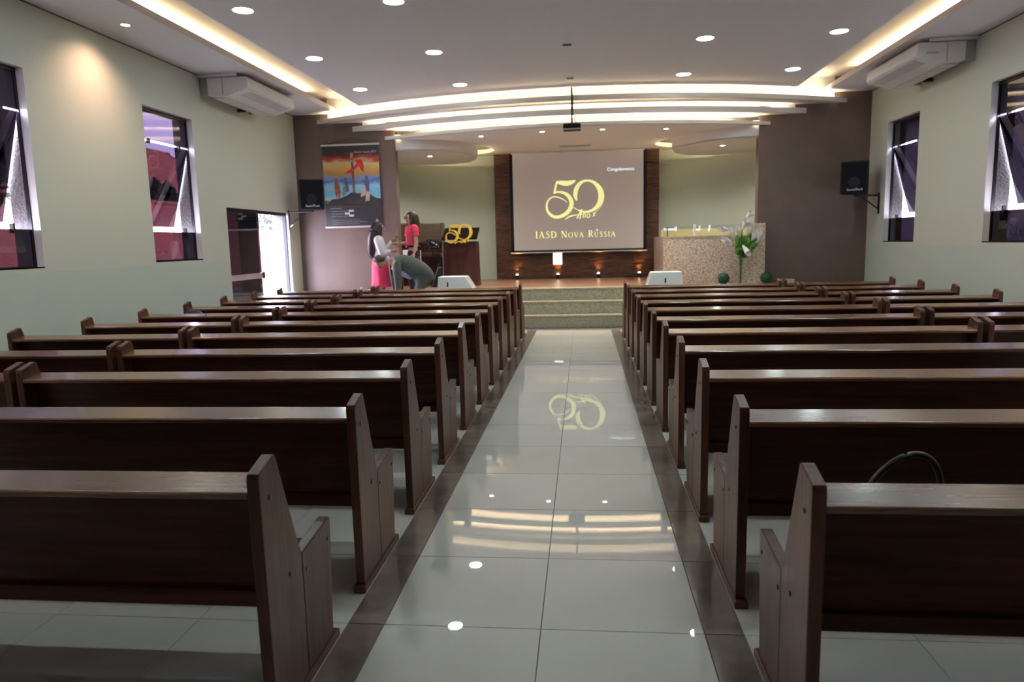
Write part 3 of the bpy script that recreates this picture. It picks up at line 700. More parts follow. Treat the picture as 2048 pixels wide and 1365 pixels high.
lil = [(415, 155, .7, 'topmost white calla lily leaning right above the vase'), (365, 295, .3, 'large white calla lily just below the topmost bloom'), (455, 375, .2, 'small white lily on the upper right of the bouquet'),
       (310, 415, -.25, 'white lily in the upper middle of the bouquet'), (215, 435, -.4, 'pale lily on the upper left of the bouquet'), (150, 525, -1.1, 'leftmost low white lily of the bouquet'),
       (105, 335, -1.45, 'thin white lily lying out to the left of the bouquet'), (525, 490, .45, 'round white lily on the right of the bouquet'), (615, 500, .1, 'rightmost white lily of the bouquet'), (385, 625, 2.6, 'white lily drooping down at the front of the bouquet')]
PM = MB()
prof = [(.006, 0), (.016, .02), (.030, .06), (.042, .10), (.046, .125)]
for k in range(len(prof)-1):
    pass
n0 = 0; seg = 16
for r, z in prof:
    for k in range(seg):
        t = 2*PI*k/seg; flare = (z/.125)**2; PM.v.append((r*math.cos(t)*.8, r*math.sin(t)*.8, z + flare*.05*max(0, math.sin(t))))
for i in range(len(prof)-1):
    for k in range(seg):
        j = (k+1) % seg; PM.f.append((i*seg+k, i*seg+j, (i+1)*seg+j, (i+1)*seg+k))
PM.v = [(x*1.5, y*1.5, z*1.35) for x, y, z in PM.v]
PME = PM.mesh('spathe'); PME.materials.append(M_PET)
for p in PME.polygons: p.use_smooth = True
SPAD = MB().tube([(0, 0, .02), (0, 0, .11)], [.007, .004], 8).mesh('spadix'); SPAD.materials.append(mat('yellow_spadix', (.6, .45, .05), .6, col2=(.66, .5, .08)))
for i, (u, v, tl, lb) in enumerate(lil):
    x, z = vz(u, v); dy = random.uniform(-.12, .05)
    e = thing('calla_lily', (x - .06*math.sin(tl), vy+dy, z - .06*math.cos(tl)), lb, 'flower', 'lilies in the vase')
    e.rotation_euler = (0, tl, 0)
    o = bpy.data.objects.new('spathe', PME); COL.objects.link(o); o.parent = e; o.rotation_euler = (.35, 0, 0)
    o = bpy.data.objects.new('spadix', SPAD); COL.objects.link(o); o.parent = e; o.rotation_euler = (.35, 0, 0)
    inv = Matrix.Rotation(-tl, 3, 'Y')
    tgt = inv @ (Vector((vx, vy, 1.29)) - Vector(e.location)); mid = tgt*.5 + Vector((0, 0, -.04))
    MB().tube([(0, 0, 0), tuple(mid), tuple(tgt)], .006, 6).build('stem', M_STEM, e, True)
M_TOP = mat('topiary_green', (.004, .045, .022), .7, col2=(.015, .10, .05), scale=(60, 60, 60), bump=.4, bdist=.01)
for x, y, lb in ((2.83, 13.93, 'dark green topiary ball left of the lily vase'), (3.62, 13.95, 'dark green topiary ball right of the lily vase')):
    e = thing('topiary_ball', (x, y, .702), lb, 'topiary', 'green topiary balls')
    mb = MB().ball((0, 0, .108), .104, seg=24, rings=16); mb.build('core', M_TOP, e, True)
    tf = MB()
    for i in range(900):
        zz = random.uniform(-1, 1); a = random.uniform(0, 2*PI); r = math.sqrt(1-zz*zz); n = Vector((r*math.cos(a), r*math.sin(a), zz)); t1 = n.orthogonal().normalized()*.006
        p = Vector((0, 0, .108))+n*.100; q = n*.014 + Vector([random.uniform(-.006, .006) for _ in range(3)]); k = len(tf.v)
        tf.v += [tuple(p-t1), tuple(p+t1), tuple(p+q)]; tf.f.append((k, k+1, k+2))
    o = tf.build('needles', M_TOP, e); o['kind'] = 'stuff'
e = thing('granite_block', (4.01, 13.98, .702), 'low speckled granite block on the stage by the right brown wall', 'block')
MB().box(-.115, .115, -.08, .08, 0, .075).build('body', M_TANK, e, bevel=.004)
MB().box(-.10, .10, -.065, .065, .075, .08).build('top_inset', M_GRANE, e)
e = thing('dark_potted_plant', (3.83, 13.92, .702), 'small dark plant on the stage between topiary ball and granite block', 'plant')
MB().lathe([(.03, 0), (.04, .035), (.036, .035)], seg=14).build('pot', M_BLACK, e)
lm = leafmesh(.075, .03); lm.materials.clear(); lm.materials.append(mat('dark_leaf', (.012, .014, .012), .6, col2=(.03, .025, .02)))
for i in range(10):
    a = i*.63; o = bpy.data.objects.new('leaf', lm); COL.objects.link(o); o.parent = e; o.location = (0, 0, .03); o.rotation_euler = (.8*math.sin(a), .8*math.cos(a), a)

# ------------------------------------------------------------------ poster on the left brown wall
pz, px0, px1 = 1.985, -4.985, -3.80
e = thing('hanging_poster', ((px0+px1)/2, 14.165, pz), 'hanging poster of a cross draped in red on the left brown wall', 'poster')
PW, PH = px1-px0, 1.585
def postermat():
    m = mat('poster_print', (.5, .5, .5), .45); t = m.node_tree; p = t.nodes['Principled BSDF']
    tc = t.nodes.new('ShaderNodeTexCoord'); sx = t.nodes.new('ShaderNodeSeparateXYZ'); nz = t.nodes.new('ShaderNodeTexNoise'); mp = t.nodes.new('ShaderNodeMapping')
    mp.inputs['Scale'].default_value = (1.4, 1, 5); nz.inputs['Scale'].default_value = 2.0; nz.inputs['Detail'].default_value = 5
    ma = t.nodes.new('ShaderNodeMath'); ma.operation = 'MULTIPLY_ADD'; ma.inputs[1].default_value = .16; ad = t.nodes.new('ShaderNodeMath'); ad.operation = 'ADD'; ad.inputs[1].default_value = -.08
    dv = t.nodes.new('ShaderNodeMath'); dv.operation = 'DIVIDE'; dv.inputs[1].default_value = PH
    cr = t.nodes.new('ShaderNodeValToRGB'); el = cr.color_ramp.elements
    stops = [(0, (.022, .022, .028)), (.30, (.024, .023, .028)), (.325, (.35, .42, .38)), (.40, (.16, .44, .60)), (.50, (.30, .52, .66)), (.555, (.05, .15, .50)), (.60, (.22, .26, .40)), (.65, (.45, .24, .08)), (.72, (.62, .36, .08)), (.79, (.62, .50, .28)), (.835, (.45, .06, .03)), (.87, (.12, .02, .022)), (.93, (.035, .028, .035)), (1, (.03, .035, .045))]
    el[0].position = 0; el[0].color = (*stops[0][1], 1); el[1].position = 1; el[1].color = (*stops[-1][1], 1)
    for q, c in stops[1:-1]: k = el.new(q); k.color = (*c, 1)
    t.links.new(tc.outputs['Object'], mp.inputs['Vector']); t.links.new(mp.outputs['Vector'], nz.inputs['Vector']); t.links.new(tc.outputs['Object'], sx.inputs['Vector'])
    t.links.new(sx.outputs['Z'], dv.inputs[0]); t.links.new(nz.outputs['Fac'], ma.inputs[0]); t.links.new(dv.outputs['Value'], ma.inputs[2]); t.links.new(ma.outputs['Value'], ad.inputs[0])
    t.links.new(ad.outputs['Value'], cr.inputs['Fac']); t.links.new(cr.outputs['Color'], p.inputs['Base Color']); return m
MB().box(-PW/2+.02, PW/2-.02, 0, .004, 0, PH).build('sheet', postermat(), e)
MB().tube([(-PW/2, .002, PH+.01), (PW/2, .002, PH+.01)], .02, 10).build('top_rod', M_WPL, e)
MB().tube([(-PW/2, .002, -.01), (PW/2, .002, -.01)], .02, 10).build('bottom_rod', M_WPL, e)
MB().tube([(-PW/2+.1, .01, PH+.03), (0, .02, PH+.145), (PW/2-.1, .01, PH+.03)], .004, 6).build('string', M_DKMET, e)
def pp(u, v): return (-PW/2+.03+(u-80)/(880-80)*(PW-.05), (1245-v)/(1245-150)*PH)     # print drawing units
def flat(nm, P, m, y=-.0012):
    mb = MB().prism([pp(*q) for q in P], y, .0005, 'y'); return mb.build(nm, m, e)
pr = lambda n, c: mat('print_'+n, c, .45, col2=tuple(min(1, q*1.4+.005) for q in c), scale=(12, 12, 12))
flat('hill', [(125, 905), (180, 870), (280, 865), (380, 830), (450, 790), (500, 780), (560, 800), (660, 790), (740, 820), (800, 860), (890, 880), (895, 985), (130, 990)], pr('hill', (.025, .02, .018)))
flat('cross_upright', [(478, 240), (510, 240), (522, 800), (485, 800)], pr('wood', (.14, .06, .035)), -.002)
flat('cross_top', [(470, 255), (512, 255), (510, 330), (474, 330)], pr('lightwood', (.36, .20, .14)), -.0025)
flat('cross_beam', [(440, 345), (690, 350), (690, 372), (440, 378)], pr('beam', (.25, .24, .14)), -.0022)
flat('red_cloth', [(530, 345), (640, 340), (655, 420), (665, 515), (630, 500), (590, 430), (540, 460), (480, 520), (380, 528), (430, 490), (500, 460), (560, 390)], pr('red', (.50, .02, .03)), -.003)
for nm, P, c in (('soldier', [(235, 590), (265, 590), (300, 700), (310, 780), (295, 865), (270, 870), (265, 790), (250, 860), (225, 780), (222, 700)], (.24, .08, .05)),
                 ('kneeling_figure', [(340, 720), (370, 690), (395, 740), (390, 810), (330, 830)], (.10, .18, .17)),
                 ('standing_figure', [(370, 590), (400, 585), (420, 650), (435, 770), (395, 780), (375, 680)], (.12, .08, .14)),
                 ('blue_figure', [(675, 565), (705, 565), (730, 640), (725, 780), (680, 780), (660, 660), (610, 640), (615, 625), (665, 630)], (.07, .08, .20)),
                 ('seated_group', [(600, 790), (620, 720), (660, 690), (680, 760), (730, 800), (720, 900), (660, 910), (670, 820), (600, 850)], (.42, .30, .25))):
    flat(nm, P, pr(nm, c), -.002)
M_PTXT = mat('print_text', (.50, .47, .50), .5, col2=(.54, .51, .54)); M_PW = mat('print_white', (.75, .73, .78), .5, col2=(.78, .76, .80)); M_PG = mat('print_grey', (.16, .15, .17), .5, col2=(.19, .18, .20))
x, z = pp(525, 255); text('title_lettering', 'Standor Saude 2018', .056, M_PTXT, e, (x, -.002, z), FRONT, .0008, shear=.2)
mb = MB()
for (u0, u1, v, hh, mm) in ((590, 790, 283, 10, 1), (270, 745, 948, 12, 0), (150, 310, 997, 14, 1), (160, 400, 1035, 12, 0), (160, 335, 1072, 12, 0), (160, 400, 1107, 12, 0), (165, 570, 1160, 10, 0), (165, 670, 1185, 10, 0), (165, 555, 1210, 10, 0)):
    u = u0
    while u < u1:
        l = random.uniform(8, 34); a, b = pp(u, v+hh/2), pp(min(u+l, u1), v-hh/2); mb.box(a[0], b[0], -.0012, .0005, a[1], b[1]); u += l+7
mb.build('small_print', M_PG, e)
for u, v in ((410, 1033), (352, 1068), (410, 1098)):
    a, b = pp(u, v+13), pp(u+72, v-13); MB().box(a[0], b[0], -.0015, .0005, a[1], b[1]).build('white_label', M_PW, e)
mb = MB(); 
for P in ([(812, 1145), (830, 1165), (795, 1190), (798, 1170)], [(830, 1168), (842, 1190), (815, 1186)], [(796, 1192), (812, 1192), (808, 1184)]): mb.prism([pp(*q) for q in P], -.0015, .0005, 'y')
mb.build('emblem', M_PTXT, e)

# ------------------------------------------------------------------ wall loudspeakers
def speaker(x, y, z, rz, wallx, sg, label):
    e = thing('loudspeaker', (x, y, z), label, 'speaker', 'black wall loudspeakers', rz)
    w2, d2, h = .235, .20, .575
    MB().prism([(-w2, -d2), (w2, -d2), (w2*.72, d2), (-w2*.72, d2)], 0, h, 'z').build('cabinet', M_BLACK, e, bevel=.025)
    MB().box(-w2+.03, w2-.03, -d2-.008, -d2+.004, .03, h-.03).build('grille', M_GRILL, e, bevel=.004)
    MB().lathe([(.10, 0), (.085, .006)], seg=24).build('woofer_ring', M_BLACK, e, loc=(0, -d2-.008, .2), rot=(PI/2, 0, 0))
    MB().box(-.025, .025, -d2-.011, -d2-.008, .17, .195).build('emblem', M_GREYPL, e)
    text('brand_lettering', 'SoundTech', .058, M_PW, e, (-.12, -d2-.010, .055), FRONT, .0015)
    b = thing('speaker_bracket', (wallx, y, z-.17), 'black steel wall bracket carrying the %s loudspeaker' % ('left' if sg < 0 else 'right'), 'bracket', 'speaker brackets')
    s = -sg
    MB().box(*sorted((s*.002, s*.022)), -.025, .025, -.19, .18).build('wall_plate', M_DKMET, b, bevel=.004)
    dx = x-wallx
    MB().tube([(s*.02, 0, .14), (dx, 0, .14)], .017, 8).tube([(dx, 0, .14), (dx, 0, .17)], .02, 8).build('arm', M_DKMET, b)
    MB().tube([(s*.02, 0, -.10), (dx*.75, 0, .13)], .012, 8).build('brace', M_DKMET, b)
    MB().tube([(s*.02, 0, -.15), (s*.09, -.0, -.10)], .010, 8).build('knob', M_ALU, b)
    return e
speaker(-5.04, 13.66, 2.30, .34, XL, -1, 'black loudspeaker on the left wall beside the poster')
speaker(5.06, 13.66, 2.30, -.42, XR, 1, 'black loudspeaker on the right wall near the stage')

# ------------------------------------------------------------------ air conditioners
def aircon(sg, label):
    xw = XL if sg < 0 else XR
    s = -sg
    e = thing('air_conditioner', (xw, 11.5, 3.86), label, 'air conditioner', 'ceiling air conditioners')
    prof = [(.15, .275), (.15, .03), (.17, .015), (.40, .0), (.46, .005), (.76, .09), (.79, .12), (.775, .26), (.76, .275)]
    MB().prism([(s*a, b) for a, b in prof], -.88, .86, 'y').build('casing', M_WPL, e, bevel=.012)
    ang = math.atan2(.085, .30)
    def onslope(t, h): return (.46+.30*t - h*math.sin(ang)*-1*-1*0, .005+.085*t)
    for i in range(5):
        a, b = onslope(.42+.11*i, 0); c, d2 = onslope(.47+.11*i, 0)
        MB().prism([(s*a, b-.002), (s*c, d2-.006), (s*c, d2-.001), (s*a, b+.003)], -.70, .70, 'y').build('louvre', M_GREYPL, e)
    MB().box(*sorted((s*.19, s*.40)), -.80, .78, -.006, .012).build('intake_grille', M_GREYPL, e)
    for i in range(8): MB().box(*sorted((s*.20, s*.39)), -.75+i*.19, -.60+i*.19, -.010, -.006).build('intake_slat', M_WPL, e)
    for yy in (-.80, .78): MB().box(*sorted((s*.002, s*.15)), yy-.02, yy+.02, .03, .30).build('bracket', M_GREYPL, e)
    MB().box(*sorted((s*.002, s*.62)), -.89, -.85, .285, .325).box(*sorted((s*.002, s*.62)), .83, .87, .285, .325).build('hanger', M_WHITE, e)
    MB().tube([(s*.01, .35, .02), (s*.14, .35, .02)], .03, 10).build('pipe', M_DKMET, e)
    if sg > 0: MB().box(*sorted((s*.50, s*.66)), -.884, -.879, .12, .15).build('badge', M_GREYPL, e)
    MB().box(*sorted((s*.38, s*.40)), -.884, -.87, .02, .26).build('end_seam', M_GREYPL, e)
aircon(-1, 'white under-ceiling air conditioner on the left wall')
aircon(1, 'white under-ceiling air conditioner on the right wall')

# ------------------------------------------------------------------ things at the left of the stage
e = thing('upright_piano', (-3.38, 15.45, .70), 'brown upright piano standing behind the woman in pink', 'piano')
M_PIA = mat('piano_brown', (.11, .075, .05), .35, col2=(.14, .10, .065), scale=(2, 14, 14))
MB().box(-.55, .50, 0, .45, .92, 1.36).build('upper_case', M_PIA, e, bevel=.03); MB().box(-.57, .52, -.02, .47, .88, .93).build('key_slip', M_MAHOG, e, bevel=.01)
MB().box(-.55, .50, .02, .43, .0, .88).build('lower_case', M_MAHOG, e, bevel=.01); MB().box(-.57, .52, -.24, .0, .62, .70).build('keyboard_shelf', M_MAHOG, e, bevel=.01)
for x in (-.52, .47): MB().tube([(x, -.2, 0), (x, -.2, .62)], [.025, .04], 10).build('leg', M_MAHOG, e)
e = thing('music_stand', (-2.98, 14.95, .70), 'black music stand with cables hung over it beside the lectern', 'stand')
MB().tube([(0, 0, .12), (0, 0, .84)], .013, 8).build('pole', M_DKMET, e)
for i in range(3):
    a = 2.1*i+.4; MB().tube([(0, 0, .14), (.2*math.cos(a), .2*math.sin(a), .01)], .009, 6).build('leg', M_DKMET, e)
MB().prism([(-.02, .80), (.0, .79), (.07, .98), (.05, .99)], -.13, .13, 'x').build('desk', M_BLACK, e)
for i in range(4):
    q = [(random.uniform(-.14, .14), -.03+random.uniform(-.02, .05), .80+random.uniform(-.04, .18)) for _ in range(6)]
    MB().tube(catmull(q, 5), .012, 6).build('cable', M_BLACK if i else M_GREYPL, e, True)
e = thing('microphone_stand', (-3.18, 14.7, .70), 'slim pale microphone stand behind the woman in pink', 'stand')
MB().lathe([(.13, 0), (.13, .015), (.02, .03)], seg=20).build('base', M_DKMET, e); MB().tube([(0, 0, .02), (0, 0, .78)], .011, 8).build('pole', M_WPL, e); MB().tube([(0, 0, .78), (.0, -.06, .86)], [.014, .022], 10).build('microphone', M_BLACK, e)
e = thing('black_case', (-2.84, 14.75, .70), 'black bag leaning against the left side of the lectern', 'bag')
MB().prism([(-.12, 0), (.06, 0), (.07, .40), (.03, .43), (-.05, .20)], -.15, .15, 'y').build('body', M_BAG, e, bevel=.02)
MB().tube(catmull([(.03, -.08, .41), (.03, -.06, .47), (.03, .06, .47), (.03, .08, .41)], 5), .01, 8).build('handle', M_BAG, e)
e = thing('red_chair', (-2.55, 15.75, .70), 'dark red padded chair half hidden behind the lectern', 'chair')
M_RED = mat('maroon_vinyl', (.10, .012, .015), .5, col2=(.13, .02, .02))
MB().box(-.21, .21, -.2, .2, .42, .48).build('seat', M_RED, e, bevel=.02); MB().box(-.2, .2, .17, .21, .55, .86).build('backrest', M_RED, e, bevel=.02)
for x in (-.18, .18):
    MB().tube([(x, -.17, 0), (x, -.17, .42)], .012, 8).build('leg', M_DKMET, e); MB().tube([(x, .17, 0), (x, .19, .86)], .012, 8).build('leg', M_DKMET, e)
e = thing('side_table', (-3.27, 14.0, .702), 'small white-topped table between the two women', 'table')
MB().box(-.20, .20, -.12, .12, .62, .65).build('top', M_WPL, e, bevel=.004)
for x in (-.17, .17):
    for y in (-.09, .09): MB().box(x-.012, x+.012, y-.012, y+.012, 0, .62).build('leg', M_DKMET, e)
e = thing('white_box', (-3.28, 13.96, 1.353), 'small white carton on the little table beside the pink blouse', 'box')
MB().box(-.075, .075, -.05, .05, 0, .13).build('body', M_WPL, e, bevel=.004); MB().box(-.07, .07, -.052, .052, .13, .137).build('lid', M_WPL, e)
e = thing('paper_bag', (-3.17, 14.0, 1.353), 'crumpled white paper bag standing behind the small carton', 'bag')
MB().prism([(-.05, 0), (.055, 0), (.06, .17), (.02, .25), (-.02, .27), (-.055, .16)], -.03, .03, 'y').build('body', M_WPL, e, bevel=.012); MB().tube(catmull([(-.02, 0, .25), (0, 0, .31), (.02, 0, .25)], 5), .004, 6).build('handle', M_WPL, e)
e = thing('white_tray', (-4.10, 13.78, .702), 'low white open tray on the stage beside the pink skirt', 'tray')
MB().box(-.09, .09, -.06, .06, 0, .012).build('base', M_WPL, e); MB().box(-.09, -.078, -.06, .06, .012, .075).box(-.078, .09, .05, .06, .012, .03).build('rim', M_WPL, e)

# ------------------------------------------------------------------ people
def skinmesh(name, V, E, m, parent, sub=2, root=0):
    me = bpy.data.meshes.new(name); me.from_pydata([v[:3] for v in V], E, []); me.materials.append(m)
    o = bpy.data.objects.new(name, me); COL.objects.link(o); o.parent = parent
    sk = o.modifiers.new('skin', 'SKIN'); sk.use_smooth_shade = True; sk.branch_smoothing = .6
    dat = me.skin_vertices[0].data
    for i, v in enumerate(V):
        r = v[3]; dat[i].radius = r if isinstance(r, tuple) else (r, r); dat[i].use_root = (i == root)
    ss = o.modifiers.new('sub', 'SUBSURF'); ss.levels = sub; ss.render_levels = sub
    return o
def chain(V, E, pts, start=None):
    prev = start
    for p in pts:
        V.append(p); i = len(V)-1
        if prev is not None: E.append((prev, i))
        prev = i
    return prev
def hand(parent, pos, d, side, m, size=1.):
    d = Vector(d).normalized(); s_ = Vector(side).normalized(); n = d.cross(s_).normalized()
    mb = MB(); P = Vector(pos); k = size
    mb.tube([P-d*.01, P+d*.03*k, P+d*.075*k, P+d*.09*k], [.022*k, .032*k, .036*k, .025*k], 10)
    for i, (o_, L) in enumerate(((-.027, .062), (-.009, .072), (.009, .068), (.026, .052))):
        b = P+d*.08*k+s_*o_*k; mb.tube([b, b+d*L*.5*k+n*.006, b+d*L*.85*k+n*.022, b+d*L*k+n*.034], [.0095*k, .009*k, .008*k, .005*k], 7)
    b = P+d*.03*k+s_*.03*k; mb.tube([b, b+(d*.6+s_*.6).normalized()*.035*k+n*.008, b+(d*.9+s_*.35).normalized()*.065*k+n*.016], [.012*k, .0105*k, .006*k], 7)
    return mb.build('hand', m, parent, True)
def face(parent, c, f, skin, hairm, glasses=False):
    # eyes, brows, mouth and ear on a head centred at c looking along f (head about .19 deep, .23 high)
    c = Vector(c); f = Vector(f).normalized(); l = Vector((0, 0, 1)).cross(f).normalized(); u = f.cross(l)
    ew = mat('eye', (.02, .015, .012), .3, col2=(.03, .02, .015)); lip = mat('lips', (.35, .08, .07), .5, col2=(.38, .10, .08))
    for s_ in (-1, 1):
        p = c+f*.083+l*s_*.033+u*.008; MB().ball(tuple(p), .010, .010, .007, 8, 6).build('eye', ew, parent, True)
        q = c+f*.086+l*s_*.035+u*.032; MB().tube([tuple(q-l*.016), tuple(q+f*.003), tuple(q+l*.016)], .0045, 6).build('eyebrow', hairm, parent, True)
        e_ = c+l*s_*.078-f*.012-u*.005; MB().ball(tuple(e_), .016, .012, .028, 10, 8).build('ear', skin, parent, True)
    q = c+f*.082-u*.058; MB().tube([tuple(q-l*.022), tuple(q+f*.006), tuple(q+l*.022)], [.004, .008, .004], 8).build('mouth', lip, parent, True)
    if glasses:
        for s_ in (-1, 1):
            p = c+f*.10+l*s_*.034+u*.006; pts = [tuple(p+l*.026*math.cos(t)+u*.019*math.sin(t)) for t in [2*PI*i/12 for i in range(13)]]
            MB().tube(pts, .0035, 6, False).build('glasses_rim', M_BLACK, parent)
            MB().tube([tuple(p+l*s_*.026), tuple(c+l*s_*.08-f*.02+u*.008)], .003, 6).build('glasses_arm', M_BLACK, parent)
SKIN1 = mat('skin_tan', (.42, .22, .14), .5, col2=(.46, .25, .16), scale=(9, 9, 9)); SKIN2 = mat('skin_light', (.52, .30, .22), .5, col2=(.56, .33, .25), scale=(9, 9, 9))
HAIRB = mat('black_hair', (.010, .009, .014), .4, col2=(.022, .018, .026), scale=(60, 60, 4), bump=.4, bdist=.004); HAIRD = mat('dark_brown_hair', (.022, .012, .010), .4, col2=(.045, .024, .018), scale=(60, 60, 4), bump=.4, bdist=.004)
HAIRG = mat('greying_hair', (.020, .018, .016), .55, col2=(.055, .050, .042), scale=(40, 40, 40), bump=.4, bdist=.004)

def woman(name, loc, rz, label, skin, hair, top, bottom, k=1., arms=None, pants=False, longhair=False, glasses=False):
    e = thing(name, loc, label, 'person', None, rz); e.scale = (k, k, k)
    V, E = [], []
    pel = chain(V, E, [(0, 0, .95, (.125, .155))])
    w_ = chain(V, E, [(0, 0, 1.10, (.095, .115)), (0, 0, 1.27, (.105, .135)), (0, 0, 1.39, (.075, .10))], pel)
    nk = chain(V, E, [(-.005, 0, 1.455, .052), (.010, 0, 1.50, .050)], w_)
    hd = chain(V, E, [(.022, 0, 1.545, (.072, .060)), (.018, 0, 1.60, (.092, .078)), (.008, 0, 1.655, (.085, .074)), (.0, 0, 1.69, (.045, .04))], nk)
    for s_ in (-1, 1):
        chain(V, E, [(0, s_*.09, .86, .095), (.01, s_*.095, .66, .078), (.015, s_*.095, .50, .056), (-.01, s_*.095, .32, .055), (-.02, s_*.095, .10, .036), (-.01, s_*.095, .05, .036), (.10, s_*.105, .035, .030), (.155, s_*.11, .03, .02)], pel)
        A = arms[0 if s_ < 0 else 1]
        chain(V, E, [(A[0][0], A[0][1], A[0][2], .042), (*[(a+b)/2 for a, b in zip(A[0], A[1])], .045), (*A[1], .039), (*[(a+b)/2 for a, b in zip(A[1], A[2])], .036), (*A[2], .026)], w_)
    skinmesh('body', V, E, skin, e)
    MB().tube([(.10, 0, 1.625), (.118, 0, 1.598), (.124, 0, 1.585), (.10, 0, 1.578)], [.008, .012, .014, .010], 8).build('nose', skin, e, True)
    face(e, (.02, 0, 1.605), (1, 0, 0), skin, hair, glasses)
    for s_ in (-1, 1):
        A = arms[0 if s_ < 0 else 1]; d_ = Vector(A[2])-Vector(A[1]); sd = Vector((1, 0, .1)) if abs(d_.normalized().x) < .6 else Vector((0, -s_, .4))
        sd = (sd - d_.normalized()*sd.dot(d_.normalized())).normalized(); hand(e, A[2], d_, sd, skin)
    # top
    V, E = [], []
    a0 = chain(V, E, [(0, 0, 1.05, (.118, .142))]); a1 = chain(V, E, [(0, 0, 1.13, (.112, .135)), (.012, 0, 1.27, (.128, .155)), (0, 0, 1.40, (.104, .150))], a0)
    chain(V, E, [(-.004, 0, 1.455, (.068, .072))], a1)
    for s_ in (-1, 1):
        A = arms[0 if s_ < 0 else 1]; f_ = .42 if pants else 1.
        mid = [a+(b-a)*.42 for a, b in zip(A[0], A[1])]
        c_ = chain(V, E, [(A[0][0], A[0][1], A[0][2]+.005, .078), (*mid, .068 if pants else .060)], a1)
        if not pants: chain(V, E, [(*A[1], .052), (*[a+(b-a)*.9 for a, b in zip(A[1], A[2])], .042)], c_)
    skinmesh('blouse', V, E, top, e)
    for s_ in (-1, 1):
        A = arms[0 if s_ < 0 else 1]; f_ = .50 if pants else .98
        q = [(0, s_*.06, 1.43, .060), (0, s_*.115, 1.415, .076), (A[0][0], A[0][1]+s_*.012, A[0][2]+.005, .080), (*[a+(b-a)*f_*.5 for a, b in zip(A[0], A[1])], .074), (*[a+(b-a)*f_ for a, b in zip(A[0], A[1])], .070 if pants else .058)]
        if not pants: q += [(*[a+(b-a)*.5 for a, b in zip(A[1], A[2])], .050), (*[a+(b-a)*.92 for a, b in zip(A[1], A[2])], .042)]
        q = catmull(q, 4); MB().tube([p[:3] for p in q], [p[3] for p in q], 14).build('sleeve', top, e, True)
    if pants:
        V, E = [], []
        p0 = chain(V, E, [(0, 0, 1.08, (.112, .134)), (0, 0, .95, (.142, .170))])
        for s_ in (-1, 1): chain(V, E, [(0, s_*.09, .85, .112), (.01, s_*.095, .66, .094), (.012, s_*.095, .48, .076), (-.01, s_*.095, .30, .068), (-.012, s_*.095, .08, .066)], p0)
        skinmesh('trousers', V, E, bottom, e)
        MB().lathe([(.122, 1.055), (.126, 1.06), (.126, 1.085), (.120, 1.09)], seg=24, sx=.95, sy=1.12, cap=False).build('belt', M_BLACK, e)
        MB().box(.112, .13, -.022, .022, 1.055, 1.092).build('buckle', M_ALU, e)
    else:
        mb = MB(); seg = 40; prof = [(1.10, .112, .130), (1.03, .135, .160), (.94, .152, .185), (.80, .158, .190), (.66, .166, .196), (.555, .176, .206), (.55, .170, .20)]
        for z, a, b in prof:
            for i in range(seg):
                t = 2*PI*i/seg; wv = 1+.045*math.sin(t*7)*max(0, (1.0-z))/.45; mb.v.append((a*math.cos(t)*wv, b*math.sin(t)*wv, z))
        for j in range(len(prof)-1):
            for i in range(seg): q = (i+1) % seg; mb.f.append((j*seg+i, j*seg+q, (j+1)*seg+q, (j+1)*seg+i))
        mb.build('skirt', bottom, e, True)
    for s_ in (-1, 1):
        MB().prism([(-.07, 0), (.0, 0), (.16, 0), (.17, .025), (.08, .06), (-.06, .075)], s_*.1-.042, s_*.1+.042, 'y').build('shoe', M_BLACK, e, bevel=.015)
    # hair
    mb = MB().ball((-.012, 0, 1.635), .108, .102, .098, 18, 12)
    for i in range(len(mb.v)):
        x, y, z = mb.v[i]
        if x > .055 and z < 1.665: mb.v[i] = (.055, y, z)
    mb.build('hair_crown', hair, e, True)
    if longhair: pth, rad = [(-.03, 0, 1.66), (-.075, 0, 1.56), (-.105, 0, 1.42), (-.125, 0, 1.26), (-.135, 0, 1.14), (-.13, 0, 1.08)], [.085, .10, .105, .10, .08, .03]
    else: pth, rad = [(-.02, 0, 1.66), (-.04, 0, 1.58), (-.05, 0, 1.50), (-.05, 0, 1.435), (-.045, 0, 1.40)], [.095, .108, .105, .085, .04]
    q = catmull([(*p, r) for p, r in zip(pth, rad)], 4)
    mb = MB().tube([p[:3] for p in q], [p[3] for p in q], 18)
    for i in range(len(mb.v)):
        x, y, z = mb.v[i]; mb.v[i] = (x, y*1.12, z)
    mb.build('hair_length', hair, e, True)
    for s_ in (-1, 1):
        q = catmull([(.045, s_*.075, 1.68, .022), (.045, s_*.088, 1.60, .026), (.03, s_*.095, 1.50, .028), (.02, s_*.10, 1.42 if not longhair else 1.36, .012)], 4)
        MB().tube([p[:3] for p in q], [p[3] for p in q], 10).build('hair_lock', hair, e, True)
    return e
M_PINK = mat('coral_pink_fabric', (.85, .055, .125), .7, col2=(.90, .08, .16), scale=(9, 9, 9)); M_PINK2 = mat('pink_skirt_fabric', (.80, .045, .13), .7, col2=(.86, .06, .16), scale=(9, 9, 2))
M_WHT = mat('white_cotton', (.70, .70, .74), .8, col2=(.76, .76, .80), scale=(7, 7, 7)); M_NAVY = mat('black_trouser_cloth', (.008, .009, .014), .8, col2=(.014, .015, .022))
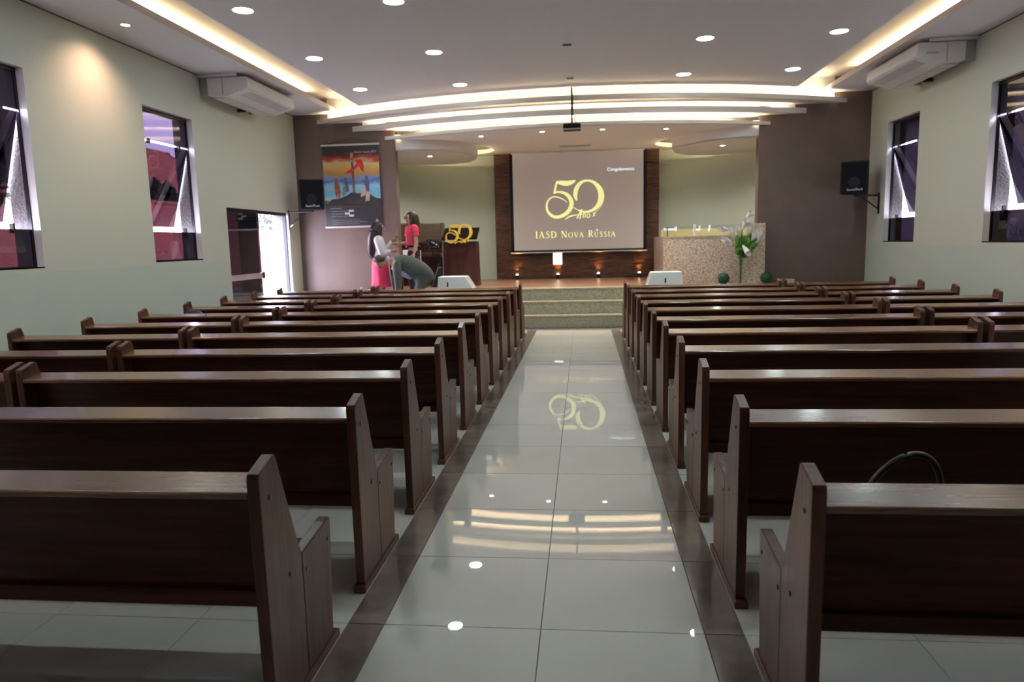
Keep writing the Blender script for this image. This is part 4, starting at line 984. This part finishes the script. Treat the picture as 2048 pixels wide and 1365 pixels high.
# arms: (right side y<0), (left side y>0); shoulder, elbow, wrist
woman('person', (-3.66, 13.345, .237), math.radians(12), 'long-haired person in white long-sleeved blouse and pink skirt before the poster', SKIN1, HAIRB, M_WHT, M_PINK2, 1.035,
      arms=[((0, -.155, 1.385), (.06, -.20, 1.17), (.22, -.12, 1.20)), ((0, .155, 1.385), (.07, .20, 1.17), (.24, .10, 1.38))], longhair=True)
woman('person', (-3.07, 13.56, .472), math.radians(212), 'person in coral pink blouse and black trousers standing with one arm hanging', SKIN2, HAIRD, M_PINK, M_NAVY, 1.01,
      arms=[((0, -.155, 1.385), (.04, -.20, 1.14), (.22, -.12, 1.13)), ((0, .155, 1.385), (-.01, .205, 1.13), (.05, .20, .93))], pants=True, glasses=True)
# bending man in a grey-green suit: drawn facing -X, hips to the right
e = thing('person', (-2.86, 13.22, .237), 'person in a dark grey-green suit bending far forward before the stage', 'person', None, math.radians(20))
M_SUIT = mat('grey_green_suit', (.055, .072, .069), .8, col2=(.072, .092, .087), scale=(30, 30, 30)); M_SHIRT = mat('blue_white_shirt', (.40, .44, .62), .8, col2=(.48, .52, .70), scale=(30, 3, 3))
def mp_(dx, y, z, r): return (dx, y, z, r)
V, E = [], []
pel = chain(V, E, [(.02, 0, .80, (.13, .16))])
ch = chain(V, E, [(-.13, 0, .93, .13), (-.31, 0, 1.02, .145), (-.49, 0, 1.07, .125)], pel)
nk = chain(V, E, [(-.575, 0, 1.075, .066), (-.625, 0, 1.065, .066)], ch)
chain(V, E, [(-.665, 0, 1.055, (.085, .090)), (-.725, 0, 1.055, (.100, .108)), (-.79, 0, 1.07, (.092, .098)), (-.835, 0, 1.085, (.045, .05))], nk)
for s_ in (-1, 1):
    chain(V, E, [(.02, s_*.10, .70, .10), (-.04, s_*.11, .46, .078), (.04, s_*.11, .26, .06), (.08, s_*.11, .08, .045), (.0, s_*.11, .04, .04), (-.10, s_*.12, .03, .03)], pel)
    chain(V, E, [(-.46, s_*.19, 1.02, .062), (-.455, s_*.22, .84, .05), (-.45, s_*.22, .70, .043), (-.44, s_*.20, .52, .036), (-.44, s_*.20, .44, .03)], ch)
skinmesh('body', V, E, SKIN1, e)
V, E = [], []
a0 = chain(V, E, [(.13, 0, .62, (.10, .17)), (.10, 0, .74, (.165, .205)), (.0, 0, .84, (.185, .215)), (-.15, 0, .945, (.18, .21)), (-.33, 0, 1.03, (.175, .22)), (-.48, 0, 1.075, (.14, .20))])
chain(V, E, [(-.555, 0, 1.08, .09)], a0)
for s_ in (-1, 1): chain(V, E, [(-.455, s_*.20, 1.03, .098), (-.45, s_*.235, .86, .088), (-.445, s_*.235, .70, .078), (-.44, s_*.215, .50, .064)], a0)
skinmesh('suit_jacket', V, E, M_SUIT, e)
V, E = [], []
p0 = chain(V, E, [(.02, 0, .82, (.16, .18))])
for s_ in (-1, 1): chain(V, E, [(.0, s_*.10, .68, .115), (-.05, s_*.11, .46, .09), (.02, s_*.11, .26, .078), (.055, s_*.11, .07, .072)], p0)
skinmesh('suit_trousers', V, E, M_SUIT, e)
MB().tube([(-.16, 0, .76), (-.32, 0, .86), (-.50, 0, .97)], [.07, .09, .07], 12).build('shirt_front', M_SHIRT, e, True)
MB().tube([(-.56, 0, 1.078), (-.61, 0, 1.07)], [.084, .078], 16).build('shirt_collar', M_SHIRT, e, True)
for s_ in (-1, 1):
    hand(e, (-.44, s_*.20, .43), (-.06, 0, -1), (-1, 0, 0), SKIN1, 1.1)
    MB().tube([(-.44, s_*.215, .50), (-.44, s_*.21, .455)], .052, 12).build('shirt_cuff', M_SHIRT, e, True)
    MB().prism([(-.19, 0), (.11, 0), (.11, .08), (.02, .09), (-.16, .05)], s_*.11-.045, s_*.11+.045, 'y').build('shoe', M_BLACK, e, bevel=.015)
mb = MB().ball((-.745, 0, 1.095), .118, .112, .088, 18, 12); mb.build('hair', HAIRG, e, True)
face(e, (-.715, 0, 1.04), (-.30, 0, -.95), SKIN1, HAIRG, True)
MB().tube([(-.75, 0, .965), (-.73, 0, .93), (-.705, 0, .945)], [.012, .016, .010], 8).build('nose', SKIN1, e, True)

# ------------------------------------------------------------------ outside the windows
M_GROUND = mat('concrete_yard', (.40, .38, .36), .9, col2=(.50, .48, .46), scale=(.6, .6, .6))
struct(MB().box(-90, 60, -40, 110, -1.2, -1.0).build('floor_outside', M_GROUND))
M_ROOF = mat('clay_roof_tile', (.40, .10, .075), .8, col2=(.52, .17, .12), scale=(2, 6, 6), nscale=2)
M_HWALL = mat('house_wall_pink', (.52, .33, .27), .9, col2=(.58, .38, .31), scale=(2, 2, 2)); M_HWHITE = mat('house_wall_white', (.74, .73, .74), .9, col2=(.80, .79, .80), scale=(2, 2, 2))
def gable(name, x0, x1, y0, y1, eave, ridge, wm, label, win=True):
    e = thing(name, ((x0+x1)/2, (y0+y1)/2, -1.0), label, 'house')
    hx, hy = (x1-x0)/2, (y1-y0)/2; ez = eave+1; rz_ = ridge+1
    MB().prism([(-hx, 0), (hx, 0), (hx, ez), (0, rz_-.05), (-hx, ez)], -hy, hy, 'y').build('walls', wm, e)
    for s_ in (-1, 1):      # corrugated clay tile slopes, the rounded tile courses running down to the eave
        mb = MB(); n = int((y1-y0+.6)/.24)*4
        A = []; B = []
        for i in range(n+1):
            y = -hy-.3+(2*hy+.6)*i/n; dz = .045*abs(math.sin(PI*i/4)); A.append((s_*(hx+.45), y, ez-.25+dz)); B.append((0, y, rz_+.02+dz))
        mb.strip(A, B).strip([(x, y, z-.08) for x, y, z in A], [(x, y, z-.08) for x, y, z in B]); mb.build('roof_slope', M_ROOF, e)
    MB().tube([(0, -hy-.3, rz_+.04), (0, hy+.3, rz_+.04)], .10, 8).build('ridge_cap', M_ROOF, e)
    MB().box(hx+.40, hx+.52, -hy-.3, hy+.3, ez-.36, ez-.24).build('gutter', M_HWHITE, e)
    if win:
        for yy in (-hy*.5, hy*.4):
            f = MB().box(hx, hx+.05, yy-.6, yy+.6, ez-1.9, ez-.8).build('window', M_HWHITE, e); MB().box(hx+.05, hx+.06, yy-.5, yy+.5, ez-1.8, ez-.9).build('pane', M_DKMET, f)
    return e
gable('tiled_house', -17.5, -10.2, 11, 27, .75, 3.1, M_HWHITE, 'low white house with a red clay tile roof just outside the left windows')
gable('pink_house', -31, -21, 22, 44, 4.6, 7.6, M_HWALL, 'taller pink house with clay roof farther out beyond the left windows')
gable('yard_house', -26, -18.2, 3, 10.0, 1.2, 3.3, M_HWHITE, 'small white tiled house seen through the leftmost window')
e = thing('satellite_dish', (-19.0, 33.6, 3.4), 'grey satellite dish on a thin mast beyond the left window', 'antenna')
MB().tube([(0, 0, -4.3), (0, 0, .4)], .05, 8).build('mast', M_ALU, e); MB().lathe([(.02, 0), (.35, .06), (.55, .16)], seg=20).build('dish', M_GREYPL, e, loc=(0, 0, .5), rot=(1.0, .8, 0))
M_TREE = mat('tree_leaves', (.010, .014, .008), .8, col2=(.022, .030, .016), scale=(3, 3, 3))
def tree(x, y, h, r, label):
    e = thing('leafy_tree', (x, y, -1.0), label, 'tree', 'trees beyond the left windows')
    MB().tube([(0, 0, 0), (.1, .05, h*.4), (0, 0, h*.7)], [.22, .17, .08], 8).build('trunk', mat('bark', (.06, .045, .035), .9, col2=(.09, .07, .055)), e)
    mb = MB()
    for i in range(1400):
        v = Vector((random.gauss(0, 1), random.gauss(0, 1), random.gauss(0, 1))).normalized()*random.uniform(.5, 1)**.5
        p = Vector((v.x*r*(1+.2*math.sin(3*v.z)), v.y*r, h*.72+v.z*h*.3)); a = Vector((random.uniform(-1, 1), random.uniform(-1, 1), random.uniform(-1, 1)))*.28; b = Vector((random.uniform(-1, 1), random.uniform(-1, 1), random.uniform(-1, 1)))*.28
        k = len(mb.v); mb.v += [tuple(p), tuple(p+a), tuple(p+a+b), tuple(p+b)]; mb.f.append((k, k+1, k+2, k+3))
    o = mb.build('leaves', M_TREE, e); o['kind'] = 'stuff'
tree(-8.9, 9.4, 5.6, .75, 'dark leafy tree right behind the leftmost window')
tree(-18.9, 30.5, 5.6, 1.3, 'bushy dark tree between the tiled house and the pink house')
tree(-33, 60, 9.5, 4.5, 'tall tree on the skyline in the second left window'); tree(-40, 66, 8.8, 4.5, 'broad tree on the skyline left of the tallest one'); tree(-24, 52, 8.4, 3.5, 'rounded tree on the skyline nearest the pink house')
e = thing('neighbour_building', (13, 16, -1.0), 'plain pale building close beyond the right windows', 'building')
MB().box(-2.5, 3, -16, 20, 0, 6.0).build('walls', M_HWHITE, e); MB().box(-2.7, 3.2, -16.2, 20.2, 6.0, 6.2).build('parapet', M_STUCCO, e)
for i in range(5):
    f = MB().box(-2.56, -2.5, -12+i*6, -10.4+i*6, 2.2, 3.6).build('window', M_WPL, e); MB().box(-2.58, -2.56, -11.9+i*6, -10.5+i*6, 2.3, 3.5).build('pane', M_DKMET, f)
e = thing('garden_wall', (-8.6, 20, -1.0), 'white yard wall glimpsed through the open sliding door', 'wall')
MB().box(-.1, .1, 2.5, 12, 0, 2.2).build('wall_panel', M_HWHITE, e); MB().box(-.14, .14, 2.46, 12.04, 2.2, 2.28).build('coping', M_HWHITE, e)
